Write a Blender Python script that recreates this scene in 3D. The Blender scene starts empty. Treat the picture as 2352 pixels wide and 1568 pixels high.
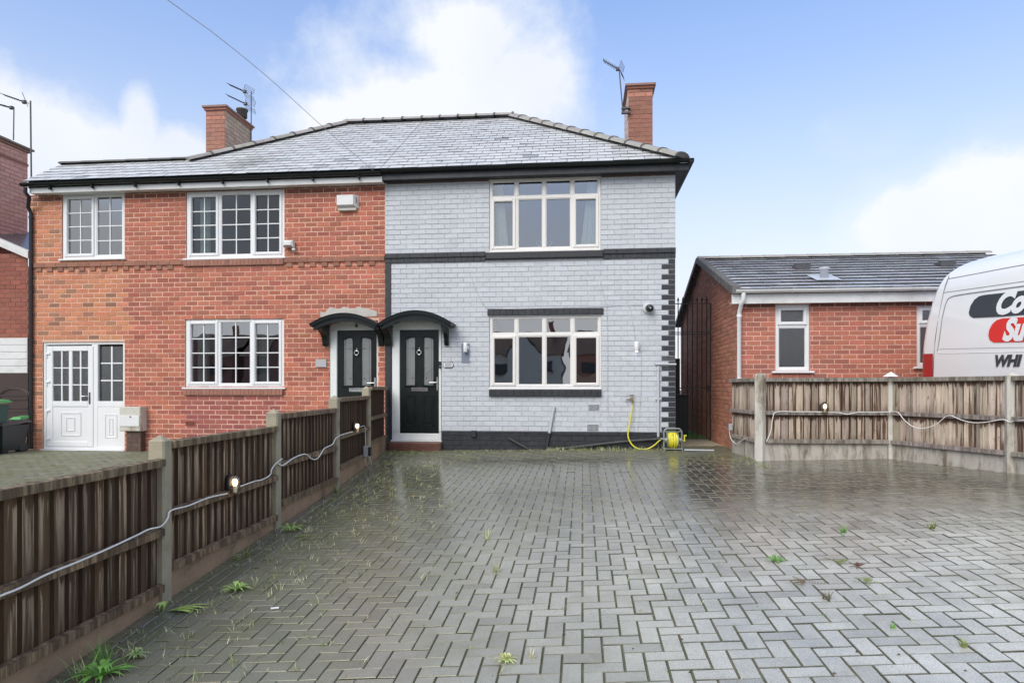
import bpy, math, random
from math import sin, cos, pi, radians, sqrt, atan2, atan
from mathutils import Vector
random.seed(7)
R = random.random
S = bpy.context.scene
col = S.collection
# ------------------------------------------------------------------ camera geometry (survey of the place)
F, CX, HY, YAW, CH = 1540.0, 1176.0, 888.0, radians(6), 1.14
cY, sY = cos(YAW), sin(YAW)
def ray(px, py):
    tx, tz = (px - CX) / F, (HY - py) / F
    return Vector((tx * cY - sY, tx * sY + cY, tz))
def onY(px, py, Y):
    r = ray(px, py); k = Y / r.y
    return Vector((r.x * k, Y, CH + r.z * k))
def XY(px, Y): return onY(px, HY, Y).x
def onX(px, py, X):
    r = ray(px, py); k = X / r.x
    return Vector((X, r.y * k, CH + r.z * k))
def onP(px, py, A, B):
    r = ray(px, py); dx, dy = B[0] - A[0], B[1] - A[1]
    k = (A[0] * dy - A[1] * dx) / (r.x * dy - r.y * dx)
    return Vector((r.x * k, r.y * k, CH + r.z * k))
def gh(X, Y):
    X = max(-3.7, min(5.6, X)); Y = max(1.0, min(12.2, Y))
    h = 1.54156 - .10564 * X - .06016 * Y + .01202 * X * Y + .00183 * Y * Y - .00038 * X * Y * Y
    return CH - h
def onG(px, py):
    r = ray(px, py); z = 0.0
    for _ in range(12):
        k = (z - CH) / r.z; z = gh(r.x * k, r.y * k)
    return Vector((r.x * k, r.y * k, z))
def rel(z): return CH + z
# ------------------------------------------------------------------ mesh builder
class MB:
    def __init__(s): s.v = []; s.f = []; s.c = []; s.m = []; s.sm = []; s.col = (1, 1, 1); s.mi = 0; s.smooth = False; s.bay = {}
    def add(s, vs, fs, c=None):
        n = len(s.v); s.v += [tuple(p) for p in vs]
        for f in fs:
            s.f.append([i + n for i in f]); s.c.append(c or s.col); s.m.append(s.mi); s.sm.append(s.smooth)
    def quad(s, a, b, c_, d, c=None): s.add([a, b, c_, d], [(0, 1, 2, 3)], c)
    def box(s, x0, x1, y0, y1, z0, z1, c=None):
        if x0 > x1: x0, x1 = x1, x0
        if y0 > y1: y0, y1 = y1, y0
        if z0 > z1: z0, z1 = z1, z0
        s.add([(x0, y0, z0), (x1, y0, z0), (x1, y1, z0), (x0, y1, z0), (x0, y0, z1), (x1, y0, z1), (x1, y1, z1), (x0, y1, z1)],
              [(0, 3, 2, 1), (4, 5, 6, 7), (0, 1, 5, 4), (1, 2, 6, 5), (2, 3, 7, 6), (3, 0, 4, 7)], c)
    def bbox(s, x0, x1, y0, y1, z0, z1, b=.01, c=None):
        """box with the edges of its front (low y) face chamfered"""
        s.add([(x0, y0 + b, z0), (x1, y0 + b, z0), (x1, y1, z0), (x0, y1, z0), (x0, y0 + b, z1), (x1, y0 + b, z1), (x1, y1, z1), (x0, y1, z1),
               (x0 + b, y0, z0 + b), (x1 - b, y0, z0 + b), (x1 - b, y0, z1 - b), (x0 + b, y0, z1 - b)],
              [(0, 3, 2, 1), (4, 5, 6, 7), (1, 2, 6, 5), (2, 3, 7, 6), (3, 0, 4, 7), (8, 9, 10, 11), (0, 1, 9, 8), (1, 5, 10, 9), (5, 4, 11, 10), (4, 0, 8, 11)], c)
    def obox(s, P, Q, w, z0, z1, z0b=None, z1b=None, c=None):
        """upright slab from P to Q (xy), width w across, z may differ at Q"""
        if z0b is None: z0b = z0
        if z1b is None: z1b = z1
        d = Vector((Q[0] - P[0], Q[1] - P[1])); d.normalize(); n = Vector((-d.y, d.x)) * (w / 2)
        a, b, e, g = (P[0] + n.x, P[1] + n.y), (P[0] - n.x, P[1] - n.y), (Q[0] - n.x, Q[1] - n.y), (Q[0] + n.x, Q[1] + n.y)
        s.add([(*a, z0), (*b, z0), (*e, z0b), (*g, z0b), (*a, z1), (*b, z1), (*e, z1b), (*g, z1b)],
              [(0, 3, 2, 1), (4, 5, 6, 7), (0, 1, 5, 4), (1, 2, 6, 5), (2, 3, 7, 6), (3, 0, 4, 7)], c)
    def ring(s, x0, x1, z0, z1, w, y0, y1, b=.008):
        """picture frame in the xz plane: stiles full height, rails butt between"""
        s.bbox(x0, x0 + w, y0, y1, z0, z1, b); s.bbox(x1 - w, x1, y0, y1, z0, z1, b)
        s.bbox(x0 + w, x1 - w, y0 + .002, y1, z0, z0 + w, b); s.bbox(x0 + w, x1 - w, y0 + .002, y1, z1 - w, z1, b)
    def tube(s, pts, r, n=8, caps=True, c=None, r2=None):
        pts = [Vector(p) for p in pts]; sm = s.smooth; N = len(pts); rings = []
        for i, p in enumerate(pts):
            t = (pts[min(i + 1, N - 1)] - pts[max(i - 1, 0)]).normalized()
            if i == 0: a = t.orthogonal().normalized()
            else:
                a = (a - t * a.dot(t)); a = a.normalized() if a.length > 1e-6 else t.orthogonal().normalized()
            b = t.cross(a); rr = r if r2 is None else r + (r2 - r) * i / (N - 1)
            rings.append([p + (a * cos(2 * pi * k / n) + b * sin(2 * pi * k / n)) * rr for k in range(n)])
        vs = [q for g in rings for q in g]
        fs = [(i * n + k, i * n + (k + 1) % n, (i + 1) * n + (k + 1) % n, (i + 1) * n + k) for i in range(N - 1) for k in range(n)]
        s.smooth = True; s.add(vs, fs, c); s.smooth = False
        if caps:
            s.add(rings[0], [tuple(reversed(range(n)))], c); s.add(rings[-1], [tuple(range(n))], c)
        s.smooth = sm
    def cyl(s, p, q, r, n=16, c=None, r2=None): s.tube([p, q], r, n, True, c, r2)
    def prism(s, poly, fn, d0, d1, c=None):
        """poly 2D (a,b) -> fn(a,b,d)"""
        n = len(poly)
        s.add([fn(a, b, d0) for a, b in poly] + [fn(a, b, d1) for a, b in poly],
              [tuple(range(n)), tuple(range(2 * n - 1, n - 1, -1))] + [(i, i + n, (i + 1) % n + n, (i + 1) % n) for i in range(n)], c)
    def lathe(s, prof, o, ax=Vector((0, 0, 1)), n=20, c=None):
        ax = ax.normalized(); a = ax.orthogonal().normalized(); b = ax.cross(a); o = Vector(o); vs = []
        for r, h in prof:
            vs += [o + ax * h + (a * cos(2 * pi * k / n) + b * sin(2 * pi * k / n)) * max(r, 1e-4) for k in range(n)]
        sm = s.smooth; s.smooth = True
        s.add(vs, [(i * n + k, i * n + (k + 1) % n, (i + 1) * n + (k + 1) % n, (i + 1) * n + k) for i in range(len(prof) - 1) for k in range(n)], c)
        s.smooth = sm
ORG = {}
def mkobj(name, mb, mats, org):
    me = bpy.data.meshes.new(name)
    me.from_pydata([(p[0] - org.x, p[1] - org.y, p[2] - org.z) for p in mb.v], [], mb.f)
    if not isinstance(mats, (list, tuple)): mats = [mats]
    for m in mats: me.materials.append(m)
    at = me.color_attributes.new('Col', 'FLOAT_COLOR', 'CORNER')
    buf = []
    for f, c in zip(mb.f, mb.c): buf += [c[0], c[1], c[2], 1.0] * len(f)
    at.data.foreach_set('color', buf)
    if mb.bay:
        bt = me.attributes.new('Bay', 'FLOAT', 'CORNER'); bb = []
        for i, f in enumerate(mb.f): bb += mb.bay.get(i, [0.0] * len(f))
        bt.data.foreach_set('value', bb)
    me.polygons.foreach_set('material_index', mb.m)
    me.polygons.foreach_set('use_smooth', mb.sm)
    me.update()
    o = bpy.data.objects.new(name, me); col.objects.link(o)
    return o
def thing(name, label, cat, loc=(0, 0, 0), group=None):
    o = bpy.data.objects.new(name, None); col.objects.link(o); o.location = loc; o.empty_display_size = .2
    o['label'] = label; o['category'] = cat
    if group: o['group'] = group
    ORG[o] = Vector(loc); return o
def part(name, mb, mats, parent, label=None):
    o = mkobj(name, mb, mats, ORG[parent]); o.parent = parent; ORG[o] = ORG[parent]
    if label: o['label'] = label
    return o
def single(name, mb, mats, label, cat, loc=None, group=None):
    if loc is None:
        xs, ys, zs = zip(*mb.v); loc = ((min(xs) + max(xs)) / 2, (min(ys) + max(ys)) / 2, min(zs))
    o = mkobj(name, mb, mats, Vector(loc)); o.location = loc; ORG[o] = Vector(loc)
    o['label'] = label; o['category'] = cat
    if group: o['group'] = group
    return o
def struct(name, mb, mats, kind='structure', **k):
    o = mkobj(name, mb, mats, Vector((0, 0, 0))); o['kind'] = kind
    for a, b in k.items(): o[a] = b
    return o
# ------------------------------------------------------------------ materials
def newmat(name):
    m = bpy.data.materials.new(name); m.use_nodes = True; nt = m.node_tree; nt.nodes.clear()
    out = nt.nodes.new('ShaderNodeOutputMaterial'); return m, nt, out
def N(nt, t, **k):
    n = nt.nodes.new(t)
    for a, b in k.items():
        if a.startswith('i_'): n.inputs[a[2:].replace('_', ' ')].default_value = b
        else: setattr(n, a, b)
    return n
def noise(nt, scale, detail=4, rough=.6, vec=None, sc3=None):
    n = N(nt, 'ShaderNodeTexNoise'); n.inputs['Scale'].default_value = scale; n.inputs['Detail'].default_value = detail; n.inputs['Roughness'].default_value = rough
    if vec is None:
        tc = N(nt, 'ShaderNodeTexCoord'); vec = tc.outputs['Object']
    if sc3:
        mp = N(nt, 'ShaderNodeMapping'); mp.inputs['Scale'].default_value = sc3; nt.links.new(vec, mp.inputs['Vector']); vec = mp.outputs['Vector']
    nt.links.new(vec, n.inputs['Vector']); return n.outputs['Fac']
def ramp(nt, fac, stops):
    r = N(nt, 'ShaderNodeValToRGB'); e = r.color_ramp.elements
    while len(e) < len(stops): e.new(.5)
    for x, (p, c) in zip(e, stops): x.position = p; x.color = (*c, 1) if isinstance(c, tuple) else (c, c, c, 1)
    nt.links.new(fac, r.inputs['Fac']); return r.outputs['Color']
def mix(nt, a, b, fac, mode='MIX'):
    m = N(nt, 'ShaderNodeMix', data_type='RGBA', blend_type=mode)
    for s_, v in (('Factor', fac), ('A', a), ('B', b)):
        i = [q for q in m.inputs if q.name == s_ and (q.type == ('VALUE' if s_ == 'Factor' else 'RGBA'))][0]
        if isinstance(v, (int, float)): i.default_value = v
        elif isinstance(v, tuple): i.default_value = (*v, 1)
        else: nt.links.new(v, i)
    return [q for q in m.outputs if q.type == 'RGBA'][0]
def maprange(nt, v, a, b, c=0., d=1.):
    m = N(nt, 'ShaderNodeMapRange'); nt.links.new(v, m.inputs['Value'])
    for k, x in (('From Min', a), ('From Max', b), ('To Min', c), ('To Max', d)): m.inputs[k].default_value = x
    return m.outputs['Result']
def math_(nt, op, a, b=None):
    m = N(nt, 'ShaderNodeMath', operation=op)
    for i, v in enumerate((a, b)):
        if v is None: continue
        if isinstance(v, (int, float)): m.inputs[i].default_value = v
        else: nt.links.new(v, m.inputs[i])
    return m.outputs[0]
def surf(name, c, rough=.6, var=.15, vs=8, bump=.0, bs=60, metal=0, spec=.5, coat=0, sc3=None, dirt=None, dscale=2.5, dthr=(.5, .7), bdist=.01, rvar=0):
    m, nt, out = newmat(name); p = N(nt, 'ShaderNodeBsdfPrincipled')
    at = N(nt, 'ShaderNodeAttribute', attribute_name='Col')
    base = mix(nt, c, at.outputs['Color'], 1.0, 'MULTIPLY')
    n1 = noise(nt, vs, 5, .65, sc3=sc3)
    vr = ramp(nt, n1, [(.25, 1 - var), (.75, 1 + var)])
    base = mix(nt, base, vr, 1.0, 'MULTIPLY')
    if dirt:
        d = noise(nt, dscale, 6, .7, sc3=sc3)
        base = mix(nt, base, dirt, maprange(nt, d, *dthr))
    nt.links.new(base, p.inputs['Base Color'])
    p.inputs['Roughness'].default_value = rough; p.inputs['Metallic'].default_value = metal; p.inputs['Specular IOR Level'].default_value = spec
    if rvar: nt.links.new(maprange(nt, noise(nt, 3, 4), .3, .7, rough - rvar, rough + rvar), p.inputs['Roughness'])
    if coat: p.inputs['Coat Weight'].default_value = coat; p.inputs['Coat Roughness'].default_value = .08
    if bump:
        b = N(nt, 'ShaderNodeBump'); b.inputs['Strength'].default_value = bump; b.inputs['Distance'].default_value = bdist
        nt.links.new(noise(nt, bs, 6, .65, sc3=sc3), b.inputs['Height']); nt.links.new(b.outputs[0], p.inputs['Normal'])
    nt.links.new(p.outputs[0], out.inputs[0]); return m
def emis(name, c, s):
    m, nt, out = newmat(name); e = N(nt, 'ShaderNodeEmission'); e.inputs[0].default_value = (*c, 1); e.inputs[1].default_value = s
    nt.links.new(e.outputs[0], out.inputs[0]); return m
def glassmat(name, tint=(.8, .88, .87), base=.10, rough=.01, bumpy=0):
    m, nt, out = newmat(name)
    t = N(nt, 'ShaderNodeBsdfTransparent'); t.inputs[0].default_value = (*tint, 1)
    g = N(nt, 'ShaderNodeBsdfGlossy'); g.inputs['Roughness'].default_value = rough
    fr = N(nt, 'ShaderNodeFresnel'); fr.inputs[0].default_value = 1.5
    f = math_(nt, 'ADD', math_(nt, 'MULTIPLY', fr.outputs[0], 1.7), base)
    b = N(nt, 'ShaderNodeBump'); b.inputs['Strength'].default_value = .25 if not bumpy else bumpy; b.inputs['Distance'].default_value = .01
    nt.links.new(noise(nt, 1.2 if not bumpy else 90, 2), b.inputs['Height']); nt.links.new(b.outputs[0], g.inputs['Normal'])
    x = N(nt, 'ShaderNodeMixShader'); nt.links.new(f, x.inputs[0]); nt.links.new(t.outputs[0], x.inputs[1]); nt.links.new(g.outputs[0], x.inputs[2])
    nt.links.new(x.outputs[0], out.inputs[0]); return m
M = {}
M['brick'] = surf('brick', (1, 1, 1), .75, .30, 45, .5, 70, dirt=(.40, .19, .12), dscale=1.1, dthr=(.55, .95))
M['paintbrick'] = surf('painted_brick', (1, 1, 1), .55, .09, 22, .7, 40, bdist=.008, dirt=(.40, .42, .42), dscale=1.6, dthr=(.55, .95))
M['blackpaint'] = surf('black_paint', (.030, .032, .038), .42, .35, 14, .4, 60, rvar=.1)
M['blackgloss'] = surf('black_gloss', (.010, .014, .014), .28, .3, 8, .15, 40, spec=.35)
M['upvc'] = surf('white_plastic', (.80, .81, .82), .3, .03, 4, .02, 30)
M['cream'] = surf('cream_plastic', (.79, .77, .735), .33, .04, 4, .02, 30)
M['whitedirty'] = surf('white_board', (.74, .75, .75), .45, .08, 3, .05, 30, dirt=(.45, .46, .42), dscale=2.2, dthr=(.5, .95))
M['glass'] = glassmat('window_glass', base=.38)
M['glassup'] = glassmat('upper_glass', (.8, .88, .85), base=.27)
M['glassdark'] = glassmat('dark_glass', (.75, .86, .80), base=.03)
M['obscure'] = glassmat('obscure_glass', (.62, .68, .66), .12, .28, .5)
M['slate'] = surf('slate', (1, 1, 1), .38, .12, 20, .3, 50, spec=.45, dirt=(.34, .34, .31), dscale=.9, dthr=(.56, .95), rvar=.06)
M['concretetile'] = surf('ridge_concrete', (.34, .325, .30), .6, .2, 8, .3, 60, dirt=(.16, .16, .11), dscale=5, dthr=(.6, .8))
M['darkridge'] = surf('dark_ridge', (.12, .12, .115), .85, .2, 8, .3, 60)
M['darktile'] = surf('dark_concrete_tile', (1, 1, 1), .25, .25, 12, .2, 60, spec=.7, coat=.3, rvar=.1)
M['timber'] = None
M['concrete'] = surf('concrete', (.37, .33, .24), .7, .2, 6, .4, 90, dirt=(.16, .14, .10), dscale=3, dthr=(.52, .75))
M['concretelight'] = surf('concrete_pale', (.60, .585, .52), .6, .15, 6, .4, 90, dirt=(.25, .21, .15), dscale=3.2, dthr=(.5, .68), sc3=(1, 1, .45))
M['gravelboard'] = surf('gravel_board', (.38, .26, .17), .7, .2, 6, .4, 60, dirt=(.10, .08, .05), dscale=3, dthr=(.5, .75))
M['gravelpale'] = surf('gravel_board_pale', (.46, .43, .38), .6, .2, 5, .3, 60, dirt=(.17, .14, .10), dscale=6, dthr=(.48, .66), sc3=(1.4, 1.4, .35))
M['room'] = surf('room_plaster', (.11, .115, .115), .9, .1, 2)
M['curtain'] = surf('curtain_cloth', (.80, .83, .80), .9, .06, 6, .1, 60)
M['netcurtain'] = surf('net_curtain', (.55, .60, .58), .9, .12, 6, .1, 60)
M['chrome'] = surf('chrome', (.8, .8, .8), .18, .03, 4, metal=1)
M['greymetal'] = surf('grey_green_metal', (.30, .33, .30), .35, .12, 12, .1, 40, metal=.4)
M['brass'] = surf('old_brass', (.30, .23, .10), .35, .2, 20, metal=.8)
M['iron'] = surf('black_iron', (.018, .018, .02), .4, .3, 20, .2, 60)
M['aerial'] = surf('aerial_metal', (.10, .10, .11), .45, .2, 20, metal=.5)
M['cable'] = surf('white_cable', (.85, .84, .80), .4, .12, 10)
M['greycable'] = surf('grey_cable', (.50, .52, .55), .5, .1, 10)
M['hose'] = surf('yellow_hose', (.72, .66, .05), .35, .1, 12, .1, 60)
M['black'] = surf('black_plastic', (.02, .02, .022), .35, .3, 10, .1, 60)
M['binplastic'] = surf('bin_plastic', (1, 1, 1), .4, .12, 8, .1, 40)
M['van'] = surf('van_paint', (.92, .93, .925), .22, .015, 2, spec=.6, coat=.6)
M['vandark'] = surf('van_decal_grey', (.045, .055, .065), .35, .15, 60)
M['vanred'] = surf('van_decal_red', (.80, .035, .03), .3, .08, 40)
M['lampred'] = surf('tail_lamp_red', (.45, .012, .02), .15, .12, 30, coat=.6)
M['render'] = surf('white_render', (.6, .6, .57), .8, .06, 4)
M['grass'] = surf('grass_blade', (1, 1, 1), .5, .2, 20)
M['lawn'] = surf('artificial_lawn', (.07, .17, .04), .8, .3, 40, .6, 90)
M['asphalt'] = surf('asphalt', (.06, .06, .06), .8, .25, 30, .3, 90)
M['soil'] = surf('bedding_sand', (.21, .20, .135), .8, .35, 9, .8, 70, dirt=(.06, .09, .025), dscale=2.0, dthr=(.45, .7))
M['mossypaver'] = surf('mossy_paver', (1.25, 1.25, 1.1), .6, .35, 7, .6, 60, dirt=(.16, .17, .09), dscale=3, dthr=(.42, .62))
M['step'] = surf('red_step', (.15, .068, .05), .35, .3, 9, .3, 50, coat=.3)
M['mortarpatch'] = surf('mortar_patch', (.52, .50, .46), .85, .2, 7, .5, 60)
M['patch'] = surf('blue_grey_paint', (.20, .23, .30), .6, .1, 12, .4, 60)
M['bluegrey'] = surf('plaque', (.42, .43, .45), .5, .04, 5)
M['lens'] = glassmat('lamp_lens', (.85, .86, .84), .16, .2)
M['bulb'] = emis('lamp_bulb', (1.0, .60, .26), 5)
M['coolbulb'] = emis('lamp_cool', (.86, .92, 1.0), 7)
M['browndoor'] = surf('brown_door', (.055, .035, .032), .4, .15, 8, .1, 30)
def timbermat(name, dark, pale, thr, tip, bays=None):
    m, nt, out = newmat(name); p = N(nt, 'ShaderNodeBsdfPrincipled')
    at = N(nt, 'ShaderNodeAttribute', attribute_name='Col')
    tco = N(nt, 'ShaderNodeTexCoord'); sc_ = N(nt, 'ShaderNodeVectorMath', operation='SCALE'); nt.links.new(at.outputs['Color'], sc_.inputs[0]); sc_.inputs['Scale'].default_value = 61.0
    ad = N(nt, 'ShaderNodeVectorMath', operation='ADD'); nt.links.new(tco.outputs['Object'], ad.inputs[0]); nt.links.new(sc_.outputs[0], ad.inputs[1]); V = ad.outputs[0]
    s1 = noise(nt, 1, 6, .7, V, (28, 28, 1.6)); s2 = noise(nt, 1, 5, .7, V, (17, 17, 1.7)); s3 = noise(nt, 1, 7, .75, V, (150, 150, 6))
    kn = noise(nt, 1, 3, .6, V, (22, 22, 11))
    if bays:   # dry, pale lobes below each rail where the rain has not reached
        ba = N(nt, 'ShaderNodeAttribute', attribute_name='Bay').outputs['Fac']
        e1 = noise(nt, 1, 3, .6, V, (30, 30, .9)); e2 = noise(nt, 1, 4, .6, V, (21, 21, .8)); e3 = noise(nt, 1, 4, .6, V, (16, 16, 3))
        st = maprange(nt, math_(nt, 'SUBTRACT', ba, math_(nt, 'MULTIPLY', math_(nt, 'ADD', e1, -.22), .65)), .0, .05)
        fd = maprange(nt, math_(nt, 'ADD', ba, math_(nt, 'MULTIPLY', math_(nt, 'ADD', e3, -.5), 1.1)), bays[2], bays[3], 1.0, bays[4])
        cm = maprange(nt, e2, bays[0], bays[1])
        fac = math_(nt, 'MULTIPLY', math_(nt, 'MULTIPLY', st, fd), cm)
        b = mix(nt, dark, pale, fac)
    else: b = mix(nt, dark, pale, maprange(nt, s2, *thr))
    b = mix(nt, b, ramp(nt, s1, [(.3, .70), (.7, 1.25)]), 1.0, 'MULTIPLY')
    b = mix(nt, b, ramp(nt, s3, [(.3, .7), (.7, 1.25)]), 1.0, 'MULTIPLY')
    b = mix(nt, b, tip, maprange(nt, noise(nt, 2.2, 5, .7), .58, .8, 0, .6))
    b = mix(nt, b, dark, maprange(nt, kn, .66, .72, 0, .85))
    b = mix(nt, b, at.outputs['Color'], 1.0, 'MULTIPLY')
    nt.links.new(b, p.inputs['Base Color']); p.inputs['Roughness'].default_value = .62; p.inputs['Specular IOR Level'].default_value = .4
    bm = N(nt, 'ShaderNodeBump'); bm.inputs['Strength'].default_value = .6; bm.inputs['Distance'].default_value = .006
    nt.links.new(s3, bm.inputs['Height']); nt.links.new(bm.outputs[0], p.inputs['Normal']); nt.links.new(p.outputs[0], out.inputs[0]); return m
M['timber'] = timbermat('wet_dark_timber', (.110, .066, .036), (.45, .35, .25), (.46, .60), (.17, .14, .06), (.48, .56, .42, 1.0, .12))
M['timberpale'] = timbermat('weathered_timber', (.125, .070, .045), (.52, .44, .36), (.44, .56), (.10, .09, .07), (.40, .47, .65, 1.1, .4))
M['rail'] = timbermat('rail_timber', (.12, .08, .048), (.38, .28, .17), (.45, .65), (.08, .08, .035))
M['railpale'] = timbermat('rail_pale', (.17, .145, .12), (.36, .33, .29), (.4, .6), (.16, .13, .1))
def pavermat():
    m, nt, out = newmat('wet_block_paver'); p = N(nt, 'ShaderNodeBsdfPrincipled')
    at = N(nt, 'ShaderNodeAttribute', attribute_name='Col')
    g = noise(nt, 160, 3, .7); v = noise(nt, 2.3, 5, .65); big = noise(nt, .55, 4, .6)
    b = mix(nt, at.outputs['Color'], ramp(nt, g, [(.3, .66), (.7, 1.34)]), 1.0, 'MULTIPLY')
    b = mix(nt, b, ramp(nt, v, [(.3, .78), (.7, 1.15)]), 1.0, 'MULTIPLY')
    b = mix(nt, b, (.20, .18, .12), maprange(nt, noise(nt, 1.1, 7, .72), .50, .70, 0, .55))
    # algae: near the house wall and along the left fence
    geo = N(nt, 'ShaderNodeNewGeometry'); sp = N(nt, 'ShaderNodeSeparateXYZ'); nt.links.new(geo.outputs['Position'], sp.inputs[0])
    a1 = maprange(nt, sp.outputs['Y'], 9.6, 11.6, 0, 1); a2 = maprange(nt, sp.outputs['X'], .6, -2.6, 0, 1)
    a = math_(nt, 'MAXIMUM', a1, a2)
    a = math_(nt, 'MULTIPLY', a, maprange(nt, v, .35, .6, .25, .8))
    b = mix(nt, b, (.125, .13, .062), a)
    nt.links.new(b, p.inputs['Base Color'])
    w = math_(nt, 'ADD', math_(nt, 'MULTIPLY', big, .7), math_(nt, 'MULTIPLY', v, .3))
    r0 = maprange(nt, w, .38, .62, .07, .22)
    far = maprange(nt, sp.outputs['Y'], 4.0, 8.0, .14, 0)
    wall_ = maprange(nt, sp.outputs['Y'], 10.3, 11.2, 0, .35)
    nt.links.new(math_(nt, 'ADD', math_(nt, 'ADD', r0, far), wall_), p.inputs['Roughness'])
    p.inputs['Specular IOR Level'].default_value = .75
    bm = N(nt, 'ShaderNodeBump'); bm.inputs['Strength'].default_value = .16; bm.inputs['Distance'].default_value = .003
    nt.links.new(noise(nt, 110, 4, .7), bm.inputs['Height']); nt.links.new(bm.outputs[0], p.inputs['Normal'])
    nt.links.new(p.outputs[0], out.inputs[0]); return m
M['paver'] = pavermat()
# ------------------------------------------------------------------ brickwork
def vary(c, a=.12, h=.04):
    k = 1 + (R() - .5) * 2 * a
    return tuple(max(0, q * k * (1 + (R() - .5) * 2 * h)) for q in c)
def brickwork(mb, u0, u1, z0, z1, fn, holes, colf, mort, course=.088, L=.231, j=.010, proud=.006, top=None, reveal=.10, off=0.0, jv=1.0):
    us = sorted(set([u0, u1] + [q for h in holes for q in h[:2] if u0 < q < u1])); zs = sorted(set([z0, z1] + [q for h in holes for q in h[2:4] if z0 < q < z1]))
    if top is None:
        for a, b in zip(us, us[1:]):
            for c, d in zip(zs, zs[1:]):
                um, zm = (a + b) / 2, (c + d) / 2
                if any(h[0] < um < h[1] and h[2] < zm < h[3] for h in holes): continue
                mc = mort(um, zm) if callable(mort) else mort
                mb.quad(fn(a, c, 0), fn(b, c, 0), fn(b, d, 0), fn(a, d, 0), mc)
    else:
        n = 24
        for i in range(n):
            a, b = u0 + (u1 - u0) * i / n, u0 + (u1 - u0) * (i + 1) / n
            mb.quad(fn(a, z0, 0), fn(b, z0, 0), fn(b, top(b), 0), fn(a, top(a), 0), mort)
    for h in holes:
        a, b, c, d = h[:4]; cc = h[4] if len(h) > 4 else (.4, .2, .14)
        for P in (((a, c), (a, d)), ((b, c), (b, d)), ((a, c), (b, c)), ((a, d), (b, d))):
            (p, q), (r, s) = P
            mb.quad(fn(p, q, 0), fn(r, s, 0), fn(r, s, -reveal), fn(p, q, -reveal), cc)
    k = 0; z = z0
    while z < z1 - .02:
        ze = min(z + course, z1); zm = (z + ze) / 2
        x = u0 + off - (L / 2 if k % 2 else 0) - (L if off else 0)
        cuts = sorted([(h[0], h[1]) for h in holes if h[2] < zm < h[3]])
        while x < u1:
            a, b = max(x, u0), min(x + L, u1)
            segs = [(a, b)]
            for c, d in cuts:
                ns = []
                for p, q in segs:
                    if d <= p or c >= q: ns.append((p, q))
                    else:
                        if c > p: ns.append((p, c))
                        if d < q: ns.append((d, q))
                segs = ns
            for p, q in segs:
                if q - p < .03: continue
                if top and zm > top((p + q) / 2): continue
                c = colf((p + q) / 2, zm, k)
                if c is None: continue
                jj = j / 2 * (.55 + .9 * R()); ju = jj * jv; e = proud * (.75 + .6 * R()); bv = .004
                t = R() * .0016 - .0008
                A = [fn(p + ju, z + jj + t, 0), fn(q - ju, z + jj, 0), fn(q - ju, ze - jj, 0), fn(p + ju, ze - jj + t, 0)]
                B = [fn(p + ju + bv, z + jj + bv + t, e), fn(q - ju - bv, z + jj + bv, e), fn(q - ju - bv, ze - jj - bv, e), fn(p + ju + bv, ze - jj - bv + t, e)]
                mb.add(A + B, [(4, 5, 6, 7), (0, 1, 5, 4), (1, 2, 6, 5), (2, 3, 7, 6), (3, 0, 4, 7)], c)
            x += L
        z += course; k += 1
WY = 11.8
def front(u, z, d): return (u, WY - d, z)
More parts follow.
